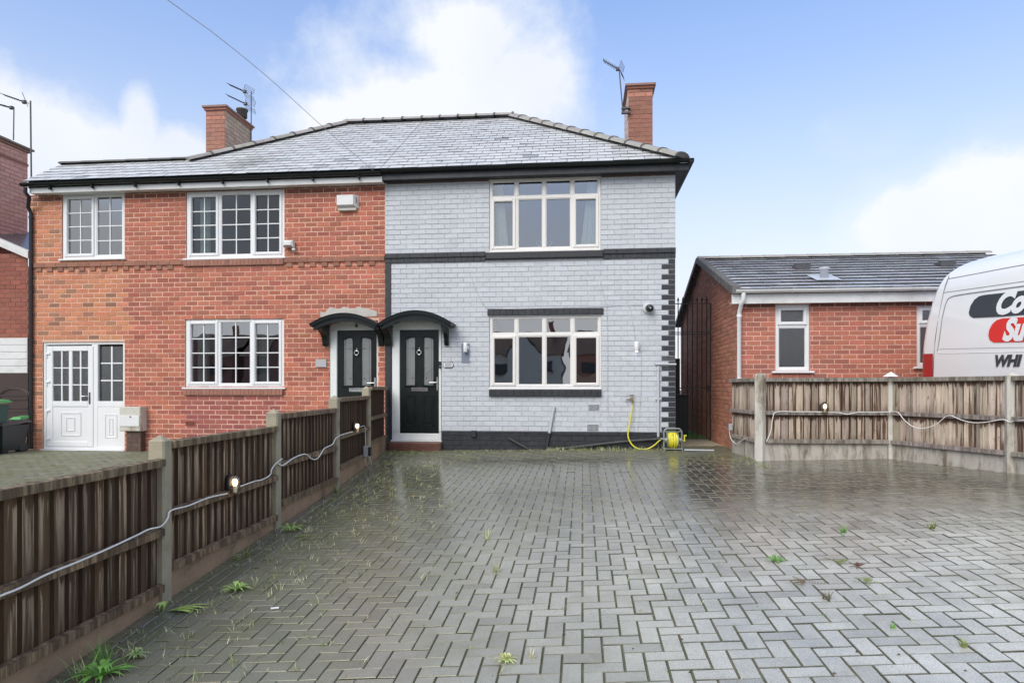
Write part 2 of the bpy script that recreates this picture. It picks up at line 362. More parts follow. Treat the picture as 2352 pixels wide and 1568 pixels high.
# ------------------------------------------------------------------ windows
def window(par, X0, X1, Z0, Z1, Y, lights, frame='upvc', glass='glass', name='window', ow=.05, curtains=(), sill=.05, room=True, ext=.04, hinge=False):
    """lights: (fx0, fx1, fz0, fz1, sash?, nx, nz) as fractions from left / bottom"""
    f = MB(); W, H = X1 - X0, Z1 - Z0; y0 = Y
    f.ring(X0, X1, Z0, Z1, ow, y0, y0 + .07)
    xs = sorted(set([l[0] for l in lights] + [l[1] for l in lights])); mw = .03
    g = MB(); bars = MB()
    for (a, b, c, d, sash, nx, nz) in lights:
        xa = X0 + W * a + (ow if a == 0 else mw); xb = X0 + W * b - (ow if b == 1 else mw)
        za = Z0 + H * c + (ow if c == 0 else mw); zb = Z0 + H * d - (ow if d == 1 else mw)
        # mullions / transoms belonging to this light (right and top side)
        if b < 1: f.bbox(X0 + W * b - mw, X0 + W * b + mw, y0 + .004, y0 + .068, Z0 + H * c + (ow if c == 0 else mw), (Z1 - ow) if d == 1 else Z0 + H * d + mw, .008)
        if d < 1: f.bbox(X0 + W * a + (ow if a == 0 else -mw), X0 + W * b - (ow if b == 1 else -mw), y0 + .006, y0 + .066, Z0 + H * d - mw, Z0 + H * d + mw, .008)
        if sash:
            e = .018; sw = .055
            f.ring(xa - e, xb + e, za - e, zb + e, sw, y0 - .018, y0 + .05, .012)
            xa += sw - e; xb -= sw - e; za += sw - e; zb -= sw - e
        if nx > 1 or nz > 1:
            bw = .009
            for i in range(1, nx):
                x = xa + (xb - xa) * i / nx; bars.box(x - bw, x + bw, y0 + .022, y0 + .05, za, zb)
            for i in range(1, nz):
                z = za + (zb - za) * i / nz; bars.box(xa, xb, y0 + .024, y0 + .048, z - bw, z + bw)
        g.quad((xa, y0 + .036, za), (xb, y0 + .036, za), (xb, y0 + .036, zb), (xa, y0 + .036, zb))
        if not sash:  # glazing bead
            f.ring(xa - .002, xb + .002, za - .002, zb + .002, .014, y0 + .012, y0 + .034, .005)
    fo = part(name, f, M[frame], par)
    part('pane', g, M[glass], fo)
    if bars.v: part('glazing_bar', bars, M[frame], fo)
    if sill:
        s = MB(); s.bbox(X0 - ext, X1 + ext, Y - sill - .02, Y + .03, Z0 - .035, Z0 - .002, .008); part('sill', s, M[frame], fo)
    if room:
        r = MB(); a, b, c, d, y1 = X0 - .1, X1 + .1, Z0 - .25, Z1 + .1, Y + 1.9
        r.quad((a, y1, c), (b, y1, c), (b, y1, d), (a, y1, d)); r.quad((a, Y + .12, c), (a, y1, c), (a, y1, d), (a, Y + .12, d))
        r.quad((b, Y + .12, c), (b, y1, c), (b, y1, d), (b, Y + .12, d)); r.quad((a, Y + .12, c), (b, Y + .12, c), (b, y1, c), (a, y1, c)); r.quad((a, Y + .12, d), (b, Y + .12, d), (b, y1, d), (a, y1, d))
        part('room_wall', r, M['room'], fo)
    for (a, b, taper, mt) in curtains:
        cu = MB(); cu.smooth = True; n = 40; m = 8; vs = []
        for k in range(m + 1):
            t = k / m; z = Z0 + .02 + (H - .06) * t
            for i in range(n + 1):
                s_ = i / n; xa, xb = X0 + W * a, X0 + W * b
                if taper > 0: x = xa + (xb - xa) * s_ * (1 - taper * t)
                else: x = xb - (xb - xa) * (1 - s_) * (1 + taper * t)
                vs.append((x, Y + .16 + .022 * sin(s_ * 38 + .5 * sin(t * 3)) + .01 * sin(s_ * 17), z))
        cu.add(vs, [(k * (n + 1) + i, k * (n + 1) + i + 1, (k + 1) * (n + 1) + i + 1, (k + 1) * (n + 1) + i) for k in range(m) for i in range(n)])
        part('curtain', cu, M[mt], fo)
    return fo
def rect(x0, x1, y0, y1, Y=WY):
    """pixel box -> X0,X1,Z0,Z1 on plane Y (y0 = top pixel row, y1 = bottom)"""
    m = (x0 + x1) / 2
    return XY(x0, Y), XY(x1, Y), onY(m, y1, Y).z, onY(m, y0, Y).z
XP = XY(885, WY); XR = XY(1551, WY); XL = XY(66, WY)
GB = rel(-1.22)                                   # foot of the walls
Hg = {'gu': rect(1124, 1380, 407, 574), 'gl': rect(1124, 1381, 724, 890),
      'r1': rect(142, 286, 443, 594), 'r2': rect(427, 653, 437, 592), 'r3': rect(425, 652, 731, 889)}
DG = rect(899, 1014, 736, 1010); DR = rect(757, 868, 736, 1010); DP = rect(98, 286, 785, 1032)
# ================================================================== GREY HOUSE
grey_c = (.55, .575, .61); grey_j = (.35, .37, .40)
gh_ = thing('painted_brick_house', 'pale grey painted brick house with black quoins and black plinth, right half of the pair', 'house', (0, WY, GB))
zplinth = rel(onY(1280, 991, WY).z - CH); zstr0, zstr1 = onY(1000, 600, WY).z, onY(1000, 581, WY).z
zt = rel(3.70)
def colg(u, z, k):
    if z < zplinth: return None
    if XR - u < (.235 if k % 2 == 0 else .12) and z < zstr0: return (.030, .032, .040)
    return vary(grey_c, .05, .01)
def holes(keys, mc): return [(*Hg[k], mc) for k in keys]
w = MB()
hl = holes(['gu', 'gl'], grey_c) + [(DG[0], DG[1], DG[2] - .3, DG[3], (.03, .03, .03))]
# course grid anchored so the plinth top lands on a joint
brickwork(w, XP, XR, zplinth, zt, front, hl, colg, grey_j, off=(XR - XP) % .231, j=.0085, jv=.5)
w.box(XR - .02, XR, WY + .001, 17.9, GB, zt, grey_c); w.box(XP, XR, 17.75, 17.9, GB, zt, grey_c)
wall = part('wall', w, M['paintbrick'], gh_)
# soot / bare brick line under the soffit
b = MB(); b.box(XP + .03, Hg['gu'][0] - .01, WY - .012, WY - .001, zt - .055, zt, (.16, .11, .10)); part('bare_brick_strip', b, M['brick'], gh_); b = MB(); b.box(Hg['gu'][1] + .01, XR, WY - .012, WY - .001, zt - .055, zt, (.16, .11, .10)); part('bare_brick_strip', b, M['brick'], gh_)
# plinth in black painted bricks
b = MB(); hp = [(DG[0], DG[1], GB - .1, DG[3], (.03, .03, .03))]
brickwork(b, XP, XR, GB, zplinth, lambda u, z, d: (u, WY - .012 - d, z), hp, lambda u, z, k: (1, 1, 1), (1, 1, 1))
b.quad((XP, WY - .012, zplinth), (XR, WY - .012, zplinth), (XR, WY, zplinth), (XP, WY, zplinth))
part('plinth', b, M['blackpaint'], gh_)
# black strip beside the door
b = MB(); b.bbox(XP, DG[0] - .002, WY - .02, WY, zplinth + .003, zstr1 - .172, .004); part('door_jamb', b, M['blackpaint'], gh_)
# string course: two projecting courses, broken by the window sill
b = MB(); z_ = onY(1000, 581, WY).z
def runbricks(mb, x0, x1, z0, z1, yp, L=.112, c=(1, 1, 1), j=.006, a=.08):
    mb.box(x0, x1, WY - yp + .006, WY, z0, z1, c); x = x0
    while x < x1 - .01:
        mb.bbox(x + j / 2, min(x + L, x1) - j / 2, WY - yp, WY - yp + .01, z0 + j / 2, z1 - j / 2, .004, vary(c, a)); x += L
XS0, XS1 = XY(1115, WY), XY(1386, WY)
for x0, x1 in ((XP, XS0), (XS1, XR + .004)):
    b = MB(); runbricks(b, x0, x1, z_ - .087, z_ + .0, .045, .231); runbricks(b, x0, x1, z_ - .172, z_ - .087, .025, .116)
    part('string_course', b, M['blackpaint'], gh_)
b = MB(); s0 = Hg['gu'][2] - .037; b.bbox(XS0, XS1, WY - .07, WY, s0 - .125, s0, .02); part('window_sill', b, M['blackpaint'], gh_)
b = MB(); s0 = Hg['gl'][2] - .037; runbricks(b, XY(1124, WY), XY(1381, WY), s0 - .11, s0, .06, .112); part('window_sill', b, M['blackpaint'], gh_)
b = MB(); runbricks(b, XY(1120, WY), XY(1386, WY), Hg['gl'][3] + .004, Hg['gl'][3] + .115, .03, .112); part('lintel', b, M['blackpaint'], gh_)
four = [(0, .245, 0, .735, 1, 1, 1), (.245, .495, 0, .735, 0, 1, 1), (.495, .747, 0, .735, 0, 1, 1), (.747, 1, 0, .735, 1, 1, 1),
        (0, .245, .735, 1, 0, 1, 1), (.245, .495, .735, 1, 0, 1, 1), (.495, .747, .735, 1, 0, 1, 1), (.747, 1, .735, 1, 0, 1, 1)]
wu = window(gh_, *Hg['gu'], WY + .02, four, 'cream', 'glassup', curtains=[(.04, .17, .45, 'curtain'), (.82, .97, -.45, 'curtain')], sill=.03, ext=.0)
wl = window(gh_, *Hg['gl'], WY + .02, four, 'cream', 'glass', sill=.03, ext=.0)
# two small ornaments on the inner sill upstairs (white wire hearts)
for px in (1238, 1262):
    o = onY(px, 560, WY + .1); h = MB()
    h.tube([o + Vector((.05 * sin(t) ** 3, 0, .045 * (cos(t) - .35 * cos(2 * t)) + .01)) for t in [i * 2 * pi / 20 for i in range(21)]], .005, 6)
    h.cyl(o + Vector((0, 0, -.03)), o + Vector((0, 0, -.09)), .006, 6)
    single('heart_ornament', h, M['upvc'], 'thin white heart ornament on the inner sill of the upper window, %s of the pair' % ('left' if px < 1250 else 'right'), 'ornament')
# net swag seen low in the right light of the lower window
sw = MB()
for q in range(3):
    for k in range(5):
        pts = []
        for i in range(13):
            t = i / 12; pts.append((Hg['gl'][1] - .5 + .45 * t, WY + .17 + q * .004, Hg['gl'][2] + .30 - .05 * k - .16 * sin(pi * t) * (1 - .12 * q)))
        sw.tube(pts, .004, 4)
part('curtain', sw, M['netcurtain'], wl)
# ---------------- doors
def compdoor(par, D, px0, px1, ptop, pbot, mat, leafname, mid):
    X0, X1, Z0, Z1 = D; Y = WY + .03
    fr = MB(); lx0, lx1 = XY(px0, WY), XY(px1, WY); lz1 = onY((px0 + px1) / 2, ptop, WY).z; lz0 = onY((px0 + px1) / 2, pbot, WY).z
    fr.bbox(X0, lx0, Y - .02, Y + .07, Z0, lz1, .01); fr.bbox(lx1, X1, Y - .018, Y + .07, Z0, lz1, .008)
    fr.bbox(lx0, lx1, Y - .02, Y + .07, Z0, lz0, .008)
    n = 16; poly = [(X0, lz1)] + [(X1, lz1)] + [(X1 - (X1 - X0) * i / n, Z1 - .075 + .075 * sin(pi * i / n)) for i in range(n + 1)]
    fr.prism(poly, lambda a, b, d: (a, d, b), Y - .016, Y + .06)
    fr.bbox(X0 - .01, X1 + .005, Y - .05, Y + .03, Z0 - .03, Z0 - .002, .006)
    fo = part('door_frame', fr, M[mat], par)
    lf = MB(); c = (lx0 + lx1) / 2; Wd = lx1 - lx0; Hd = lz1 - lz0; yl = Y + .0
    g0, g1 = lz0 + Hd * .465, lz0 + Hd * .935
    # slab built as boxes round two glazed openings
    a0, a1 = lx0 + Wd * .15, lx0 + Wd * .39; b0, b1 = lx0 + Wd * .61, lx0 + Wd * .86
    lf.box(lx0, lx1, yl, yl + .045, lz0, g0); lf.box(lx0, lx1, yl, yl + .045, g1, lz1)
    lf.box(lx0, a0, yl, yl + .045, g0, g1); lf.box(a1, b0, yl, yl + .045, g0, g1); lf.box(b1, lx1, yl, yl + .045, g0, g1)
    for (p, q, s_) in ((a0, a1, 1), (b0, b1, -1)):   # sloped tops of the lights
        pts = [(p, g1), (q, g1)] + [(q - (q - p) * i / 8, g1 - .004 - .05 * (i / 8 if s_ > 0 else 1 - i / 8) ** 1.5) for i in range(9)]
        lf.prism(pts, lambda a, b, d: (a, d, b), yl + .002, yl + .04)
        lf.ring(p - .012, q + .012, g0 - .012, g1 + .0, .014, yl - .01, yl + .004, .004)
        lf.bbox(p - .03, q + .03, yl - .02, yl, g0 - .03, g0 - .012, .005)
    for (p, q) in ((a0, a1), (b0, b1)):               # lower raised panels
        lf.ring(p - .01, q + .01, lz0 + Hd * .07, lz0 + Hd * .365, .02, yl - .012, yl + .002, .008)
        lf.bbox(p + .025, q - .025, yl - .008, yl + .002, lz0 + Hd * .10, lz0 + Hd * .335, .012)
    leaf = part(leafname, lf, M['blackgloss'], par)
    g = MB()
    for p, q in ((a0, a1), (b0, b1)): g.quad((p, yl + .02, g0), (q, yl + .02, g0), (q, yl + .02, g1), (p, yl + .02, g1))
    part('door_glass', g, M['doorglass'], leaf)
    ld = MB()
    for p, q, s_ in ((a0, a1, 1), (b0, b1, -1)):
        m = (p + q) / 2; zz = g0 + (g1 - g0) * .76
        ld.box(p, q, yl + .015, yl + .018, zz - .003, zz + .003); ld.box(m - s_ * .05 - .003, m - s_ * .05 + .003, yl + .0155, yl + .0175, g0, g1 - .05)
        for zz2 in (zz, g0 + .13):
            ld.prism([(m + s_ * .04, zz2 - .02), (m + s_ * .06, zz2), (m + s_ * .04, zz2 + .02), (m + s_ * .02, zz2)], lambda a, b, d: (a, d, b), yl + .012, yl + .017)
        ld.tube([(m + .09 * (t - .5) * 2, yl + .016, g0 + .24 - s_ * .06 * sin(pi * (t - .5))) for t in [i / 8 for i in range(9)]], .002, 4)
    part('leading', ld, M['leadgrey'], leaf)
    h = MB(); xk = c; zk = lz0 + Hd * .775
    h.lathe([(.001, -.002), (.02, 0), (.02, .02), (.001, .024)], (xk, yl - .002, zk + .055), Vector((0, -1, 0)), 12)
    h.cyl((xk, yl - .008, zk + .05), (xk, yl - .008, zk + .10), .007, 8)
    h.tube([(xk + .038 * sin(t), yl - .028, zk + .04 * cos(t) + .012) for t in [i * 2 * pi / 18 for i in range(19)]], .008, 8)
    h.cyl((xk, yl - .03, zk - .03), (xk, yl - .005, zk - .045), .012, 8)
    part('knocker', h, M['chrome'], leaf)
    h = MB(); zl = lz0 + Hd * .425
    h.bbox(c - .15, c + .15, yl - .012, yl, zl - .037, zl + .037, .006); h.bbox(c - .13, c + .13, yl - .018, yl - .01, zl - .028, zl + .006, .004); h.box(c - .125, c + .125, yl - .0135, yl - .012, zl + .009, zl + .014, (.1, .1, .1))
    part('letterbox', h, M['chrome'], leaf)
    h = MB(); hx = lx1 - .035; hz = lz0 + Hd * .48
    h.bbox(hx - .015, hx + .015, yl - .012, yl, hz - .12, hz + .12, .005); h.cyl((hx, yl - .012, hz + .02), (hx, yl - .05, hz + .02), .011, 10)
    h.tube([(hx, yl - .048, hz + .02), (hx - .06, yl - .055, hz + .02), (hx - .13, yl - .05, hz + .018)], .009, 8)
    part('door_handle', h, M['chrome'], leaf)
    bh = MB(); bh.quad((lx0, Y + .35, Z0), (lx1, Y + .35, Z0), (lx1, Y + .35, Z1), (lx0, Y + .35, Z1)); part('hallway_wall', bh, M['hall'], fo)
    return leaf
M['doorglass'] = glassmat('frosted_door_glass', (.75, .8, .78), .22, .35, .5)
M['leadgrey'] = surf('lead', (.10, .11, .10), .5, .1, 10)
M['hall'] = surf('hallway', (.55, .56, .53), .9, .05, 3)
M['framegrey'] = surf('door_frame_white', (.77, .79, .775), .35, .05, 5)
compdoor(gh_, DG, 917.5, 1007.5, 757, 995, 'framegrey', 'door', 0)
st = MB(); st.bbox(DG[0] - .02, DG[1] + .02, WY - .16, WY + .02, GB, DG[2] - .032, .02); part('door_step', st, M['step'], gh_)
# ---------------- canopies
def canopy(par, px0, px1, ptop, pend, brk):
    Yf = WY - .42; x0, x1 = XY(px0, Yf), XY(px1, Yf); m = (px0 + px1) / 2
    zt_, ze = onY(m, ptop, Yf).z, onY(m, pend, Yf).z; sag = zt_ - ze; n = 22
    def arc(t, dz, k=1.0): return ze + dz + sag * k * (1 - (2 * t - 1) ** 2)
    c = MB()
    def band(i0, i1, za, zb, ya, yb):
        P = [(x0 + (x1 - x0) * (i0 + (i1 - i0) * i / n), arc(i0 + (i1 - i0) * i / n, za)) for i in range(n + 1)]
        Q = [(x0 + (x1 - x0) * (i0 + (i1 - i0) * i / n), arc(i0 + (i1 - i0) * i / n, zb)) for i in range(n, -1, -1)]
        c.prism(P + Q, lambda a, b, d: (a, d, b), ya, yb)
    band(0, 1, -.015, 0, Yf, WY); band(.012, .988, -.055, -.016, Yf + .015, WY); band(.03, .97, -.078, -.056, Yf + .035, WY); band(.05, .95, -.15, -.079, Yf + .055, Yf + .10)
    o = part('canopy', c, M['blackgloss'], par)
    for (pb, wd) in brk:
        xb = XY(pb, WY - .1); zb = ze - .07; b2 = MB()
        prof = [(0, -.30), (.05, -.30), (.07, -.25), (.09, -.17), (.15, -.10), (.25, -.05), (.34, -.02), (.34, .03), (0, .03)]
        b2.prism(prof, lambda a, b, d: (d, WY - a, zb + b), xb - wd / 2, xb + wd / 2)
        b2.box(xb - wd / 2 - .012, xb + wd / 2 + .012, WY - .37, WY, zb + .031, zb + .055)
        part('bracket', b2, M['blackgloss'], o)
canopy(gh_, 868, 1037, 712, 741, [(890, .13), (1024, .075)])
# ---------------- roof pieces
YE, ZE, SL = 11.5, rel(3.83), .66
YRg, sRun = 14.68, 3.18
XHR, XHL, XEXT = 1.66, -8.49, onY(52, 430, YE).x
_p = onY(548, 388, 11.95); SX, SS = _p.x, .45
def slates(mb, x0f, x1f, s_end, g=.19, wd=.262, basec=(.60, .61, .61)):
    """front slope slates; s is horizontal run from the eaves"""
    k = 0; gh2 = g / sqrt(1 + SL * SL); s = 0
    while s < s_end:
        a, b = x0f(s + gh2 / 2), x1f(s + gh2 / 2); x = math.floor(a / wd) * wd - (wd / 2 if k % 2 else 0)
        row = .0
        while x < b:
            p, q = max(x, a), min(x + wd, b)
            if q - p > .03:
                j = .003 + .003 * R(); l1 = .013 + .005 * R(); l2 = l1 + (R() - .5) * .004; ja = (R() - .5) * .008
                if R() < .03: l1 += .008
                s2 = min(s + gh2 + .03, s_end + .03); sa = s + ja
                def P(xx, ss, l): return (xx, YE + ss - l * .55, ZE + ss * SL + l * .83)
                c = vary(basec, .08, .01)
                if R() < .03: c = vary((.40, .41, .41), .15)
                ds = sqrt(((x - SX) / .62) ** 2 + ((s - SS) / .5) ** 2)
                if ds < 1.2 and R() < .85: kk = .55 + .38 * ds; c = (c[0] * kk, c[1] * kk, c[2] * kk * .97)
                v = [P(p + j, sa, l1), P(q - j, sa, l2), P(q - j, s2, .004), P(p + j, s2, .004), P(p + j, sa, l1 - .008), P(q - j, sa, l2 - .008)]
                mb.add(v, [(0, 1, 2, 3)], c); mb.add(v, [(4, 5, 1, 0)], (.10, .10, .11))
            x += wd
        s += gh2; k += 1
def under(mb, poly, c=(.05, .05, .055)): mb.add([(x, YE + s, ZE + s * SL) for x, s in poly], [tuple(range(len(poly)))], c)
rg = MB(); slates(rg, lambda s: XP, lambda s: XHR - s, sRun); under(rg, [(XP, 0), (XHR, 0), (XHR - sRun, sRun), (XP, sRun)])
zr = ZE + sRun * SL; YB = 2 * YRg - YE
rg.add([(XHR, YE, ZE), (XHR, YB, ZE), (XHR - sRun, YRg, zr)], [(0, 1, 2)], (.38, .39, .4)); rg.add([(XP, YB, ZE), (XHR, YB, ZE), (XHR - sRun, YRg, zr), (XP, YRg, zr)], [(0, 1, 2, 3)], (.38, .39, .4))
groof = part('roof', rg, M['slate'], gh_)
def ridge(mb, A, B, step=.43, r=.15, lip=True):
    A, B = Vector(A), Vector(B); d = (B - A); Ln = d.length; d.normalize(); side = d.cross(Vector((0, 0, 1))).normalized(); up = side.cross(d); n = max(1, round(Ln / step))
    for i in range(n):
        p, q = A + d * (Ln * i / n + .006), A + d * (Ln * (i + 1) / n + .02)
        def cs(o, rr, lift): return [o + side * rr * 1.15 * cos(t) + up * (rr * .60 * sin(t) + lift) for t in [pi * k / 6 for k in range(7)]]
        c = vary((1, 1, 1), .1); e1 = cs(p, r, .0); e2 = cs(q, r * .97, -.004)
        mb.add(e1 + e2, [(k, k + 1, k + 8, k + 7) for k in range(6)] + [tuple(range(6, -1, -1))] , c)
        if lip:
            e1 = cs(q - d * .035, r * 1.07, .006); e2 = cs(q, r * 1.07, .006)
            mb.add(e1 + e2, [(k, k + 1, k + 8, k + 7) for k in range(6)] + [tuple(range(6, -1, -1)), tuple(range(7, 14))], vary((.38, .37, .36), .15))
t = MB(); ridge(t, (XP, YRg, zr), (XHR - sRun, YRg, zr)); ridge(t, (XHR - sRun, YRg, zr), (XHR, YE, ZE + .01)); part('ridge_tile', t, M['concretetile'], groof)
# fascia, soffit, gutter in black
b = MB(); zf = rel(3.67)
b.box(XP + .0, XR + .20, 11.60, 11.63, zf, rel(3.79)); b.box(XP, XR + .20, 11.63, WY + .1, zf + .01, zf + .03); b.box(XR + .17, XR + .20, 11.63, YB, zf, rel(3.79)); b.box(XR, XR + .17, WY + .1, YB, zf + .01, zf + .03)
part('fascia', b, M['blackpaint'], gh_)
def gutter(mb, x0, x1, yc, zt2, r=.055):
    n = 8; pr = [(yc - r * cos(pi * k / n), zt2 - r * sin(pi * k / n)) for k in range(n + 1)]; pi_ = [(yc - (r - .006) * cos(pi * k / n), zt2 - (r - .006) * sin(pi * k / n)) for k in range(n, -1, -1)]
    mb.prism(pr + pi_, lambda a, b, d: (d, a, b), x0, x1)
b = MB(); gutter(b, XP, XR + .26, 11.54, rel(3.83)); b.box(XR + .19, XR + .27, 11.49, YB, rel(3.775), rel(3.83))
for i in range(6): x = XP + .4 + i * .95; gutter(b, x - .012, x + .012, 11.54, rel(3.832), .062)
part('gutter', b, M['blackgloss'], gh_)
def chimney(par, px0, px1, Y0, Y1, ztop, zbot, sidepos, bc, oc, label=None):
    X0, X1 = XY(px0, Y0), XY(px1, Y0); w = MB(); mc = (.30, .17, .13)
    cf = lambda u, z, k: vary(bc, .16, .05) if not (ztop - .30 < z < ztop - .21) else vary((.52, .22, .16), .1)
    cs = lambda u, z, k: vary(oc, .16, .05)
    brickwork(w, X0, X1, zbot, ztop - .12, lambda u, z, d: (u, Y0 - d, z), [], cf, mc)
    brickwork(w, Y0, Y1, zbot, ztop - .12, lambda u, z, d: ((X1 + d) if sidepos > 0 else (X0 - d), u, z), [], cs, mc)
    w.quad((X0, Y1, zbot), (X1, Y1, zbot), (X1, Y1, ztop), (X0, Y1, ztop), bc); xo = X0 if sidepos > 0 else X1
    w.quad((xo, Y0, zbot), (xo, Y1, zbot), (xo, Y1, ztop), (xo, Y0, ztop), bc)
    o = part('chimney', w, M['brick'], par, label)
    c = MB(); c.box(X0 - .03, X1 + .03, Y0 - .03, Y1 + .03, ztop - .12, ztop - .07, vary(bc)); c.box(X0 - .06, X1 + .06, Y0 - .06, Y1 + .06, ztop - .07, ztop - .03, (.3, .18, .14)); 
    c.add([(X0 - .06, Y0 - .06, ztop - .03), (X1 + .06, Y0 - .06, ztop - .03), (X1 + .06, Y1 + .06, ztop - .03), (X0 - .06, Y1 + .06, ztop - .03), (X0 + .1, Y0 + .1, ztop + .01), (X1 - .1, Y0 + .1, ztop + .01), (X1 - .1, Y1 - .1, ztop + .01), (X0 + .1, Y1 - .1, ztop + .01)],
          [(0, 1, 5, 4), (1, 2, 6, 5), (2, 3, 7, 6), (3, 0, 4, 7), (4, 5, 6, 7)], (.26, .25, .2))
    part('chimney_cap', c, M['brick'], o)
    return o, X0, X1
ch, cx0, cx1 = chimney(groof, 1443, 1499, 13.5, 14.65, rel(6.03), rel(3.9), -1, (.30, .13, .09), (.62, .5, .45))
# ================================================================== RED HOUSE
rh = thing('brick_house', 'red brick house with white grid windows and orange brick extension, left of the pair', 'house', (-7, WY, GB))
red, orange = (.43, .142, .090), (.55, .22, .12); mortr = (.74, .46, .35)
Xext = XY(285, WY)
def colr(u, z, k):
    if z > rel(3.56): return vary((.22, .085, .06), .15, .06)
    if u < Xext + (R() - .5) * .25 and z > DP[3] - .02 or u < DP[0]:
        if z > zr_s and u > Hg['r1'][1]: return vary(red, .14, .06)
        return vary((.33, .165, .10), .2, .06) if R() < .16 else vary(orange, .13, .06)
    if z < rel(-.12) and XY(424, WY) < u < XY(652, WY): return vary((.33, .10, .085), .12, .06)
    if R() < .14: return vary((.36, .11, .075), .12, .06)
    return vary(red, .19, .07)
zr_s = onY(300, 600, WY).z
w = MB(); hl = holes(['r1', 'r2', 'r3'], (.42, .2, .14)) + [(DP[0], DP[1], DP[2] - .02, DP[3], (.5, .3, .2)), (DR[0], DR[1], DR[2] - .3, DR[3], (.04, .03, .03))]
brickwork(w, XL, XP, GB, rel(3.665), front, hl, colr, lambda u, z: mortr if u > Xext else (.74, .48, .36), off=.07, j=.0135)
w.box(XL, XL + .1, WY + .001, 17.9, GB, rel(3.62), red); w.box(XL, XP, 17.75, 17.9, GB, rel(3.62), red)
part('wall', w, M['brick'], rh)
b = MB(); zb = onY(480, 597, WY).z; bc = (.30, .14, .095)
for x0, x1 in ((XL + .12, XY(424, WY)), (XY(653, WY), XP - .01)):
    b = MB(); runbricks(b, x0, x1, zb - .085, zb, .035, .231, bc, .008, .15)
    x = x0 + .05
    while x < x1 - .12: b.bbox(x, x + .11, WY - .025, WY, zb - .168, zb - .085, .006, vary(bc, .15)); x += .222
    part('string_course', b, M['brick'], rh)
for (a, c_, k) in ((424, 653, 'r2'), (424, 651, 'r3')):
    b = MB(); s0 = Hg[k][2] - .037; runbricks(b, XY(a, WY), XY(c_, WY), s0 - .11, s0, .05, .075, (.32, .15, .11), .008, .15); part('window_sill', b, M['brick'], rh)
six = [(0, .338, 0, 1, 1, 2, 4), (.338, .672, 0, 1, 0, 2, 4), (.672, 1, 0, 1, 1, 2, 4)]
window(rh, *Hg['r1'], WY + .02, [(0, .52, 0, 1, 1, 2, 4), (.52, 1, 0, 1, 0, 2, 4)], 'upvc', 'glassup', ow=.065)
window(rh, *Hg['r2'], WY + .02, six, 'upvc', 'glassdark', ow=.065, curtains=[(.09, .2, 0.01, 'netcurtain')])
window(rh, *Hg['r3'], WY + .02, six, 'upvc', 'glass', ow=.065, curtains=[(.07, .2, .01, 'netcurtain'), (.7, .82, .3, 'netcurtain')])
for k in ('r1', 'r2'):
    b = MB(); b.box(Hg[k][0], Hg[k][1], WY + .0, WY + .08, Hg[k][3] + .002, rel(3.655)); part('window_head_board', b, M['whitedirty'], rh)
compdoor(rh, DR, 773.5, 864.5, 758, 996, 'framegrey', 'door', 0)
canopy(rh, 709, 867, 718, 743, [(745, .10), (873, .09)])
# number plate shapes: worn digit on the door head
tc = bpy.data.curves.new('digit', 'FONT')
def textmesh(txt, size, extrude, shear=0, offset=0):
    cu = bpy.data.curves.new('t', 'FONT'); cu.body = txt; cu.size = size; cu.extrude = extrude; cu.shear = shear; cu.offset = offset; cu.resolution_u = 4
    o = bpy.data.objects.new('t', cu); col.objects.link(o); dg = bpy.context.evaluated_depsgraph_get(); dg.update()
    me = bpy.data.meshes.new_from_object(o.evaluated_get(dg)); vs = [v.co.copy() for v in me.vertices]; fs = [tuple(p.vertices) for p in me.polygons]
    bpy.data.objects.remove(o); bpy.data.curves.remove(cu); bpy.data.meshes.remove(me); return vs, fs
bpy.data.curves.remove(tc)
vs, fs = textmesh('6', .11, .003, 0, .004); o = onY(818.5, 751.5, WY)
mx = (min(v.x for v in vs) + max(v.x for v in vs)) / 2
b = MB(); b.add([(o.x + v.x - mx, WY + .008 - v.z, o.z + v.y) for v in vs], fs); single('house_number', b, M['leadgrey'], 'small grey number 6 on the white arched head above the red house door', 'house number')
b = MB(); pts = []
for i in range(13): pts.append((XY(736 + 130 * i / 12 if i else 736, WY), onY(800, 707 + 3 * sin(i * 2.1) + (8 if i < 2 or i > 10 else 0), WY).z))
pts2 = [(x, onY(800, 727, WY).z) for x, z in reversed(pts)]
b.prism(pts + pts2, lambda a, c, d: (a, d, c), WY - .012, WY - .001); part('mortar_flashing', b, M['mortarpatch'], rh)
# porch door
X0, X1, Z0, Z1 = DP; Wd, Hh = X1 - X0, Z1 - Z0
def fx(c): return X0 + Wd * (c - 490) / 930
def fz(c): return Z1 - Hh * (c - 190) / 1220
fr = MB(); Y = WY + .02
fr.ring(X0, X1, Z0, Z1, .05, Y, Y + .07); fr.bbox(fx(1040), fx(1110), Y + .003, Y + .068, Z0 + .05, Z1 - .05, .008)
fr.box(fx(1110), X1 - .05, Y + .008, Y + .06, fz(1395), fz(920)); fr.bbox(fx(1105), X1 - .048, Y + .002, Y + .06, fz(925), fz(862), .008)
for (a, b_, c, d, e) in ((1190, 1330, 1010, 1280, .012), (1235, 1285, 1055, 1245, .010)): fr.ring(fx(a), fx(b_), fz(d), fz(c), .02, Y - .004, Y + .01, e)
po = part('porch_door_frame', fr, M['upvc'], rh)
s_ = MB(); s_.bbox(X0 - .03, X1 + .01, Y - .06, Y + .02, Z0 - .035, Z0 - .002, .008); part('sill', s_, M['upvc'], po)
g = MB(); g.quad((fx(1140), Y + .03, fz(862)), (fx(1380), Y + .03, fz(862)), (fx(1380), Y + .03, fz(242)), (fx(1140), Y + .03, fz(242))); part('pane', g, M['obscure'], po)
gb = MB(); gb.box(fx(1255), fx(1271), Y + .012, Y + .04, fz(862), fz(242))
for c in (432, 628): gb.box(fx(1140), fx(1380), Y + .014, Y + .038, fz(c + 7), fz(c - 7))
